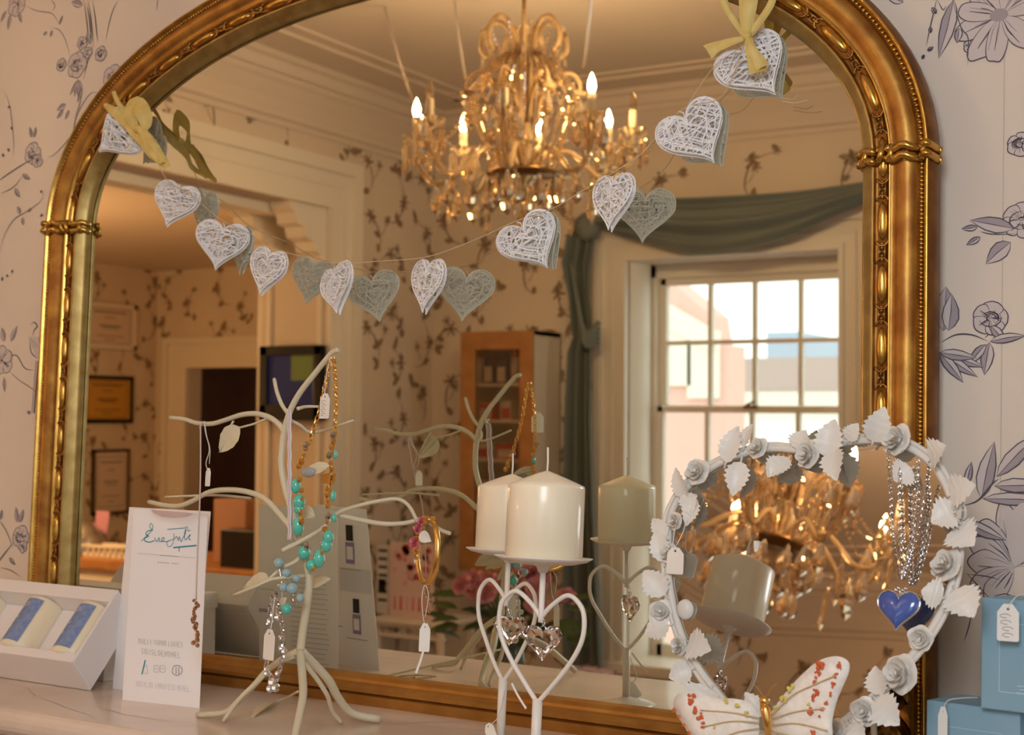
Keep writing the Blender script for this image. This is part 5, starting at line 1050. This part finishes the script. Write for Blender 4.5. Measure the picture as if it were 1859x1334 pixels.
# ================================================================ side table and nail colour displays
tY = -3.45; tl0, tr0 = rf(676, 1120, 1, tY), rf(803, 1116, 1, tY); tz0 = tl0.z
ST = thing('side_table', 'white painted side table with a lattice apron by the corner, under the colour cards', 'table', V(((tl0.x+tr0.x)/2, tY-.12, 0)))
x0, x1 = tl0.x, tr0.x; b = MB(); b.box((x0-.01, tY-.28, tz0-.02), (x1+.01, tY+.01, tz0)); bevel(b.build('table_top', WHITE, ST), .004)
for x in (x0+.015, x1-.02):
    for y in (tY-.26, tY-.02): b = MB(); b.box((x-.012, y-.012, 0), (x+.012, y+.012, tz0-.02)); b.build('leg', WHITE, ST)
ap = tz0-rf(740, 1160, 1, tY).z
b = MB(); b.box((x0, tY-.03, tz0-ap), (x1, tY-.01, tz0-ap+.016)); b.box((x0, tY-.03, tz0-.035), (x1, tY-.01, tz0-.02)); cxx = (x0+x1)/2; zc_ = tz0-ap/2-.008
b.tube([V((cxx+.03*math.cos(t), tY-.02, zc_+.03*math.sin(t))) for t in np.linspace(0, 2*PI, 17)[:-1]], .005, 6, closed=True)
for s in (-1, 1):
    for w in (-1, 1): b.tube([V((cxx+s*.03, tY-.02, zc_)), V((cxx+s*.09, tY-.02, zc_+w*.03)), V((cxx+s*(x1-x0)/2*.92, tY-.02, zc_-w*.02))], .0045, 6)
b.build('lattice_apron', WHITE, ST)
b = MB(); b.box((x0, tY-.25, .12), (x1, tY-.02, .135)); b.build('lower_shelf', WHITE, ST)
def board(nm, lab, cat, px0, px1, py0, py1, y, mats, deco):
    a, c = rf(px0, py1, 1, y), rf(px1, py0, 1, y); a.z = tz0+.001; b = MB(); b.box((a.x, y-.012, a.z), (c.x, y, c.z)); T = thing(nm, lab, cat, V(((a.x+c.x)/2, y, a.z))); b.build('board', mats[0], T); b = MB(); deco(b, a, c, y+.0008); plabel(b.build('board_print', mats[1:], T), 'printed samples'); return T
def deco1(b, a, c, y):
    for k in range(7): zz = c.z-(c.z-a.z)*(.1+.12*k); b.add([V((a.x+(c.x-a.x)*.15, y, zz)), V((c.x-(c.x-a.x)*.12, y, zz)), V((c.x-(c.x-a.x)*.12, y, zz+.012)), V((a.x+(c.x-a.x)*.15, y, zz+.012))], [(0, 1, 2, 3)], 0)
    b.add([V((a.x+.01, y, a.z+.10)), V((a.x+.05, y, a.z+.10)), V((a.x+.05, y, a.z+.15)), V((a.x+.01, y, a.z+.15))], [(0, 1, 2, 3)], 0)
board('colour_card', 'white card of dark nail colour strips standing on the side table', 'display card', 683, 706, 990, 1112, tY-.10, [CARD, BLACK], deco1)
PKM = [mat('rose_print', (220, 128, 136), .6), mat('blush_print', (232, 178, 180), .6), mat('coral_print', (214, 96, 88), .6)]
def deco2(b, a, c, y):
    rg = random.Random(2)
    for k in range(26):
        x, zz, r = rg.uniform(a.x+.02, c.x-.02), rg.uniform(a.z+.12, c.z-.02), rg.uniform(.008, .022); b.add([V((x+r*math.cos(t), y, zz+r*math.sin(t)*.9)) for t in np.linspace(0, 2*PI, 8)[:-1]], [tuple(range(7))], k % 3)
    for k in range(6): x = a.x+.02+(c.x-a.x-.03)*k/6; b.add([V((x, y, a.z+.03)), V((x+.014, y, a.z+.03)), V((x+.012, y, a.z+.09)), V((x+.003, y, a.z+.09))], [(0, 1, 2, 3)], (k*2) % 3)
board('floral_display_card', 'pink floral display card of small bottles standing on the side table', 'display card', 707, 786, 988, 1112, tY-.06, [mat('pale_pink_card', (236, 208, 206), .6)]+PKM, deco2)
# ================================================================ bouquet on a small round table under the chandelier
by = -2.25; bc = rf(925, 1060, 1, by); vz = bc.z-.30
RTB = thing('pedestal_table', 'small dark round table carrying the vase of pink flowers', 'table', V((bc.x, by, 0)))
b = MB(); b.lathe([(0, vz-.03), (.26, vz-.03), (.27, vz-.015), (.26, vz), (0, vz)], (bc.x, by, 0), 40, cap=False); b.build('table_top', mat('brown_wood', (120, 84, 62), .4, noise=(12, (96, 64, 46), .3, .7)), RTB)
b = MB(); b.lathe([(.03, vz-.03), (.025, .5), (.04, .3), (.03, .1), (.16, .04), (.17, 0)], (bc.x, by, 0), 20); b.build('pedestal', MATS['brown_wood'], RTB)
VS = thing('flower_vase', 'glass vase holding the pink bouquet', 'vase', V((bc.x, by, vz))); b = MB(); b.lathe([(0, 0), (.045, 0), (.055, .02), (.045, .09), (.035, .13), (.05, .17), (.046, .17), (.032, .13), (.04, .09), (.05, .02), (0, .008)], (bc.x, by, vz), 24, cap=False); b.build('vase_body', mat('grey_green_glass', (150, 160, 150), .1, trans=.5), VS)
BQ = thing('pink_bouquet', 'bouquet of pink roses and dark green leaves seen behind the candles', 'flowers', V((bc.x, by, vz+.12))); rg = random.Random(9)
cw = MN; 
for k in range(22):
    a = rg.uniform(0, 2*PI); r = rg.uniform(.05, .21); h = .30-.25*r+rg.uniform(-.03, .03); c = V((bc.x+r*math.cos(a), by+r*.8*math.sin(a), vz+.03+h))
    b = MB(); rose3(b, c, (math.cos(a)*r*3, math.sin(a)*r*3+.6, .8), .036, rg); b.build('flower', PETALP, BQ)
    b = MB(); b.tube([V((bc.x, by, vz+.1)), V((bc.x+.4*r*math.cos(a), by+.3*r*math.sin(a), vz+.2)), c], .003, 5); b.build('stem', LEAFG, BQ)
for k in range(46):
    a = rg.uniform(0, 2*PI); r = rg.uniform(.03, .22); c = V((bc.x+r*math.cos(a), by+r*.8*math.sin(a), vz+.14+rg.uniform(0, .12))); d = V((math.cos(a), math.sin(a)*.8+.2, rg.uniform(-.5, .4))); b = MB(); leaf3(b, c, d, (0, .4, 1), rg.uniform(.07, .12), rg.uniform(.035, .055), 0, .15, n=6); b.build('leaf', LEAFG, BQ)
q0, q1 = rf(1012, 1180, 1, by+.08), rf(1108, 1180, 1, by+.08); b = MB(); b.box((q0.x-.03, by-.06, vz), (q0.x+.12, by+.08, vz+.06)); b.box((q0.x-.032, by-.062, vz+.045), (q0.x+.122, by+.082, vz+.064)); o = b.build('patterned_box', mat('pink_floral_paper', (226, 190, 188), .6, noise=(40, (160, 96, 104), .52, .62))); bevel(o, .002)
tag(o, 'small pink floral box standing beside the flower vase', 'box')
# ================================================================ monitor on the reveal
MY = OY0+.05; a, c = rf(469, 762, 1, MY), rf(583, 626, 1, MY)
MO_ = thing('wall_monitor', 'black framed screen with a blue picture hanging beside the wide opening', 'monitor', V(((a.x+c.x)/2, MY, a.z)))
b = MB(); x0, x1, z0, z1 = a.x, c.x, a.z, c.z; fw = .04; b.box((x0, OY0+.012, z0), (x1, MY-.012, z1)); b.box((x0, MY-.02, z0), (x0+fw, MY, z1)); b.box((x1-fw, MY-.02, z0), (x1, MY, z1)); b.box((x0, MY-.02, z0), (x1, MY, z0+fw*1.6)); b.box((x0, MY-.02, z1-fw), (x1, MY, z1)); bevel(b.build('frame', BLACK, MO_), .003)
b = MB(); y = MY-.0105; b.add([V((x0+fw, y, z0+fw*1.6)), V((x1-fw, y, z0+fw*1.6)), V((x1-fw, y, z1-fw)), V((x0+fw, y, z1-fw))], [(0, 1, 2, 3)], 0)
xm_ = x0+(x1-x0)*.5; b.add([V((xm_, y+.0004, z1-fw-(z1-z0)*.34)), V((x1-fw-.01, y+.0004, z1-fw-(z1-z0)*.34)), V((x1-fw-.01, y+.0004, z1-fw)), V((xm_, y+.0004, z1-fw))], [(0, 1, 2, 3)], 1)
plabel(b.build('screen', [mat('blue_screen', (30, 44, 104), .3, emit=(30, 52, 130), es=.12), mat('olive_screen', (112, 128, 70), .3, emit=(130, 146, 80), es=.12)], MO_), 'blue screen with an olive square')
b = MB(); b.box(((x0+x1)/2-.03, OY0, (z0+z1)/2-.03), ((x0+x1)/2+.03, OY0+.012, (z0+z1)/2+.03)); b.build('bracket', BLACK, MO_)
# ================================================================ certificates on the inner wall
def cert(px0, px1, py0, py1, lab, fm, pm, im, nm='framed_certificate', fw=.02):
    X = IX+.02; a, c = rf(px0, py1, 0, X), rf(px1, py0, 0, X); y0, y1 = max(a.y, c.y), min(a.y, c.y); z0 = rf(px0, py1, 0, X).z; z1 = rf(px0, py0, 0, X).z; m_ = (y0+y1)/2
    T = thing(nm, lab, 'picture frame', V((IX, m_, z0)), 'certificates on the far left wall'); b = MB()
    b.box((IX+.0005, y1, z0), (X-.006, y0, z1))
    for q in (((IX, y1, z0), (X, y1+fw, z1)), ((IX, y0-fw, z0), (X, y0, z1)), ((IX, y1, z0), (X, y0, z0+fw)), ((IX, y1, z1-fw), (X, y0, z1))): b.box(*q)
    b.build('frame', fm, T); b = MB(); x = X-.0055; b.add([V((x, y0-fw, z0+fw)), V((x, y1+fw, z0+fw)), V((x, y1+fw, z1-fw)), V((x, y0-fw, z1-fw))], [(0, 1, 2, 3)]); b.build('certificate_sheet', pm, T)
    b = MB(); x += .0006; H = z1-z0; Wd = y0-y1
    for k, (f, wd) in enumerate(((.80, .6), (.68, .2), (.50, .4), (.45, .3), (.28, .5), (.2, .2))): b.strip([V((x, m_+Wd*wd/2, z0+H*f)), V((x, m_-Wd*wd/2, z0+H*f))], .010 if k in (0, 2) else .006, (1, 0, 0))
    q = .12; 
    for s in ((y0-Wd*q, y1+Wd*q),):
        for f in (q, 1-q): b.strip([V((x, s[0], z0+H*f)), V((x, s[1], z0+H*f))], .004, (1, 0, 0))
        for yy in s: b.strip([V((x, yy, z0+H*q)), V((x, yy, z1-H*q))], .004, (1, 0, 0))
    b.build('certificate_print', im, T)
cert(150, 250, 545, 630, 'white framed certificate, topmost of the three on the left wall', WHITE, mat('cream_sheet', (226, 208, 200), .6), INKG, fw=.03)
cert(148, 243, 680, 768, 'black framed yellow certificate below the white one', BLACK, mat('yellow_sheet', (206, 156, 60), .5), mat('brown_print', (110, 78, 40), .6), fw=.025)
cert(168, 236, 816, 936, 'narrow brown framed certificate, lowest of the three', mat('brown_frame', (96, 76, 62), .5), MATS['cream_sheet'], INKG, fw=.02)
# ================================================================ counter and its things in the inner room
dy0, dy1 = -3.95, -3.35; kz = rf(420, 1035, 1, dy1).z
RD = thing('reception_counter', 'long wooden-topped cream counter standing in the room beyond the opening', 'counter', V((-5.0, -3.6, 0)))
cx0, cx1 = -5.9, -3.95
b = MB(); b.box((cx0, dy0, kz-.05), (cx1, dy1, kz)); bevel(b.build('counter_top', WOODO, RD), .006); b = MB(); b.box((cx0+.03, dy0+.03, 0), (cx1-.03, dy1-.03, kz-.05)); b.build('counter_front', WHITE, RD)
def onk(px, py, y): p = rf(px, py, 1, y); return p
def kbox(nm, lab, cat, px0, px1, pyt, m, y=-3.5, d=.12):
    a, c = rf(px0, pyt, 1, y), rf(px1, pyt, 1, y); b = MB(); b.box((a.x, y-d, kz), (c.x, y, max(a.z, kz+.05))); o = b.build(nm, m); bevel(o, .004); tag(o, lab, cat); return o
kbox('cardboard_box', 'pinkish cardboard box on the counter before the dark doorway', 'box', 388, 447, 905, mat('pink_card', (176, 132, 112), .7), -3.55)
kbox('black_bag', 'dark bag on the counter at the right of the cardboard box', 'bag', 400, 468, 960, BLACK, -3.42, .1)
kbox('navy_folder', 'dark navy folder standing on the counter near the wide opening', 'folder', 440, 470, 925, mat('navy_cloth', (46, 44, 66), .6), -3.7, .05)
# white letter rack, dome lamp, pink paper at the far left of the glass
ry = -3.42; RK = thing('letter_rack', 'white slatted letter rack on the counter at the left edge of the glass', 'rack', rf(205, 1050, 1, ry)); a, c = rf(150, 990, 1, ry), rf(232, 990, 1, ry); b = MB()
for k in range(9): x = a.x+(c.x-a.x)*k/8; b.tube([V((x, ry, kz+.002)), V((x, ry, a.z))], .006, 6)
b.tube([V((a.x, ry, a.z)), V((c.x, ry, a.z))], .009, 6); b.tube([V((a.x, ry-.1, a.z)), V((c.x, ry-.1, a.z))], .009, 6); b.box((a.x, ry-.1, kz), (c.x, ry, kz+.02)); b.build('slats', WHITE, RK)
DL = thing('dome_lamp', 'shiny silver dome lamp at the left edge of the glass', 'lamp', rf(160, 1000, 1, -3.3)); p = rf(152, 990, 1, -3.5); b = MB(); b.lathe([(.12, -.02), (.115, .02), (.09, .07), (.05, .11), (0, .125)], p, 24, cap=False); b.build('shade', mat('brushed_silver', (200, 200, 204), .18, .9), DL); b = MB(); b.tube([V((p.x, p.y, kz)), V((p.x, p.y, p.z+.02))], .012, 8); b.lathe([(0, 0), (.07, 0), (.06, .015), (0, .02)], V((p.x, p.y, kz)), 20, cap=False); b.build('lamp_stand', SILVER, DL)
a, c = rf(168, 1000, 1, -3.6), rf(192, 928, 1, -3.6); b = MB(); b.prism([V((a.x, -3.6, kz)), V((a.x+.09, -3.6, kz)), V((c.x+.03, -3.6, c.z)), V((c.x-.06, -3.6, c.z))], V((0, .004, 0))); tag(b.build('pink_note', mat('lilac_paper', (206, 150, 176), .6)), 'pink paper note standing behind the letter rack', 'note')
# ================================================================ outside
def bld(nm, lab, px0, px1, pyt, y, d, rgb, bands=()):
    a, c = rf(px0, pyt, 1, y), rf(px1, pyt, 1, y); T = thing(nm, lab, 'building', V(((a.x+c.x)/2, y-d/2, -4))); b = MB(); b.box((a.x, y-d, -4), (c.x, y, a.z)); b.build('building_wall', mat(nm+'_paint_'+lab.split()[0], rgb, .9), T); return T, a, c
T, a, c = bld('brick_building', 'pink brick building seen through the left panes of the window', 1205, 1320, 628, -14, .6, (228, 186, 176))
b = MB(); e = rf(1205, 500, 1, -14); f = rf(1290, 572, 1, -14); f2 = rf(1298, 628, 1, -14); b.prism([V((a.x-.4, -14.0, a.z)), V((a.x-.4, -14, e.z)), V((e.x, -14, e.z)), V((f.x, -14, f.z)), V((f2.x, -14, a.z))], V((0, -.6, 0))); b.build('gable', MATS['brick_building_paint_pink'], T)
b = MB(); e2 = rf(1215, 552, 1, -13.9); f3 = rf(1296, 600, 1, -13.9); b.prism([e2, f3, f3+V((0, 0, -.28)), e2+V((0, 0, -.3))], V((0, -.1, 0))); b.build('gable_trim', WHITE, T)
for px, py in ((1228, 640), (1278, 662)): p = rf(px, py, 1, -13.97); b = MB(); b.box((p.x-.2, -13.999, p.z-.4), (p.x+.2, -13.93, p.z+.4)); b.build('building_window', WHITE, T)
T, a, c = bld('warehouse', 'grey flat-roofed building seen through the right panes of the window', 1352, 1700, 650, -22, 5, (186, 168, 164))
z1 = rf(1352, 712, 1, -22).z; z2 = rf(1352, 736, 1, -22).z; b = MB(); b.box((a.x-.05, -21.999, z1-.35), (c.x, -21.7, z1)); b.build('ledge', WHITE, T); b = MB(); b.box((a.x-.05, -21.99, z2), (c.x, -21.93, z1-.35)); plabel(b.build('lower_wall', mat('dull_red_paint', (206, 126, 122), .9), T), 'dull red lower wall')
b = MB(); b.box((a.x-2.2, -21.99, -4), (c.x, -21.8, z2)); b.build('white_wall', mat('white_render', (240, 238, 234), .9), T)
T, a, c = bld('tower_block', 'pale blue-grey block rising far behind the grey building', 1392, 1452, 603, -34, 4, (176, 190, 212))
b = MB(); b.box((-60, -70, -4.2), (50, YF-.32, -4)); tag(b.build('street_ground', mat('pale_paving', (214, 206, 196), .9)), 'pale paved street outside the window', 'ground', kind='structure')
# ================================================================ light and camera
sc = bpy.context.scene; w = bpy.data.worlds.new('World'); sc.world = w; w.use_nodes = True; bg = w.node_tree.nodes['Background']; bg.inputs['Color'].default_value = (.93, .97, 1.0, 1); bg.inputs['Strength'].default_value = SKY
def light(nm, kind, loc, tgt, col, e, size=.1, sy=None, portal=False):
    L = bpy.data.lights.new(nm, kind); L.energy = e; L.color = col
    if kind == 'AREA': L.shape = 'RECTANGLE'; L.size = size; L.size_y = sy or size
    else: L.shadow_soft_size = size
    if portal: L.cycles.is_portal = True
    o = bpy.data.objects.new(nm, L); C_.objects.link(o); o.location = loc; o.rotation_euler = (V(tgt)-V(loc)).to_track_quat('-Z', 'Y').to_euler(); return o
for nm, dx in (('sky_portal', 0), ('sky_portal', TW)):
    c = V(((WX0+WX1)/2+dx, YF-.31, (WZ0+WZ1)/2)); light(nm, 'AREA', c, c+V((0, 1, 0)), (1, 1, 1), 1, WX1-WX0, WZ1-WZ0, True)
c = V((XR+.13, (RWY0+RWY1)/2, 1.525)); light('sky_portal', 'AREA', c, c+V((-1, 0, 0)), (1, 1, 1), 1, 1.3, 1.65, True)
light('camera_flash', 'AREA', CAM+V((-.12, -.12, .46)), V((-.75, 0, M+.35)), FCOL, FLASH, .42)
light('inner_room_fill', 'POINT', V((-5.3, -2.6, IZ-.8)), (0, 0, 0), (1, .56, .24), INNERW, .12)  # added unseen fill that brightens and warms the inner room
light('closet_fill', 'POINT', V(((DX0+DX1)/2, IY-.6, DZ-.1)), (0, 0, 0), (1, .7, .5), 1.6, .08)  # added fill lifting the dark doorway; the closet has no light
lp_ = MB(); lp_.lathe([(0, .0), (.12, .02), (.16, .08), (.13, .14), (0, .17)], (-5.3, -2.6, IZ-.17), 20, cap=False); LB = thing('added_ceiling_bowl', 'added warm glowing bowl on the ceiling of the room beyond', 'lamp', V((-5.3, -2.6, IZ-.17))); lp_.build('shade', mat('added_bowl_glow', (255, 236, 206), .5, emit=(255, 214, 150), es=4), LB)  # made-up glowing bowl, added with the inner room fill
cd = bpy.data.cameras.new('Camera'); co = bpy.data.objects.new('Camera', cd); C_.objects.link(co); sc.camera = co
cd.sensor_width = 36; cd.lens = FPX/1859*36; cd.clip_start = .05; cd.clip_end = 300
co.location = CAM; co.rotation_euler = Matrix((( _rt.x, _up.x, -_fw.x), (_rt.y, _up.y, -_fw.y), (_rt.z, _up.z, -_fw.z))).to_euler()
cd.dof.use_dof = True; cd.dof.focus_distance = 1.42; cd.dof.aperture_fstop = 9.0
vs_ = sc.view_settings; vs_.view_transform = 'Standard'; vs_.look = 'None'; vs_.gamma = 1; vs_.exposure = EXPO; vs_.use_curve_mapping = False; sc.display_settings.display_device = 'sRGB'
cy = sc.cycles; cy.use_denoising = True; cy.caustics_reflective = True; cy.blur_glossy = 1.0; cy.caustics_refractive = False; cy.sample_clamp_indirect = 40; cy.sample_clamp_direct = 60
cy.max_bounces = 12; cy.glossy_bounces = 6; cy.transmission_bounces = 8; cy.diffuse_bounces = 4; cy.transparent_max_bounces = 12
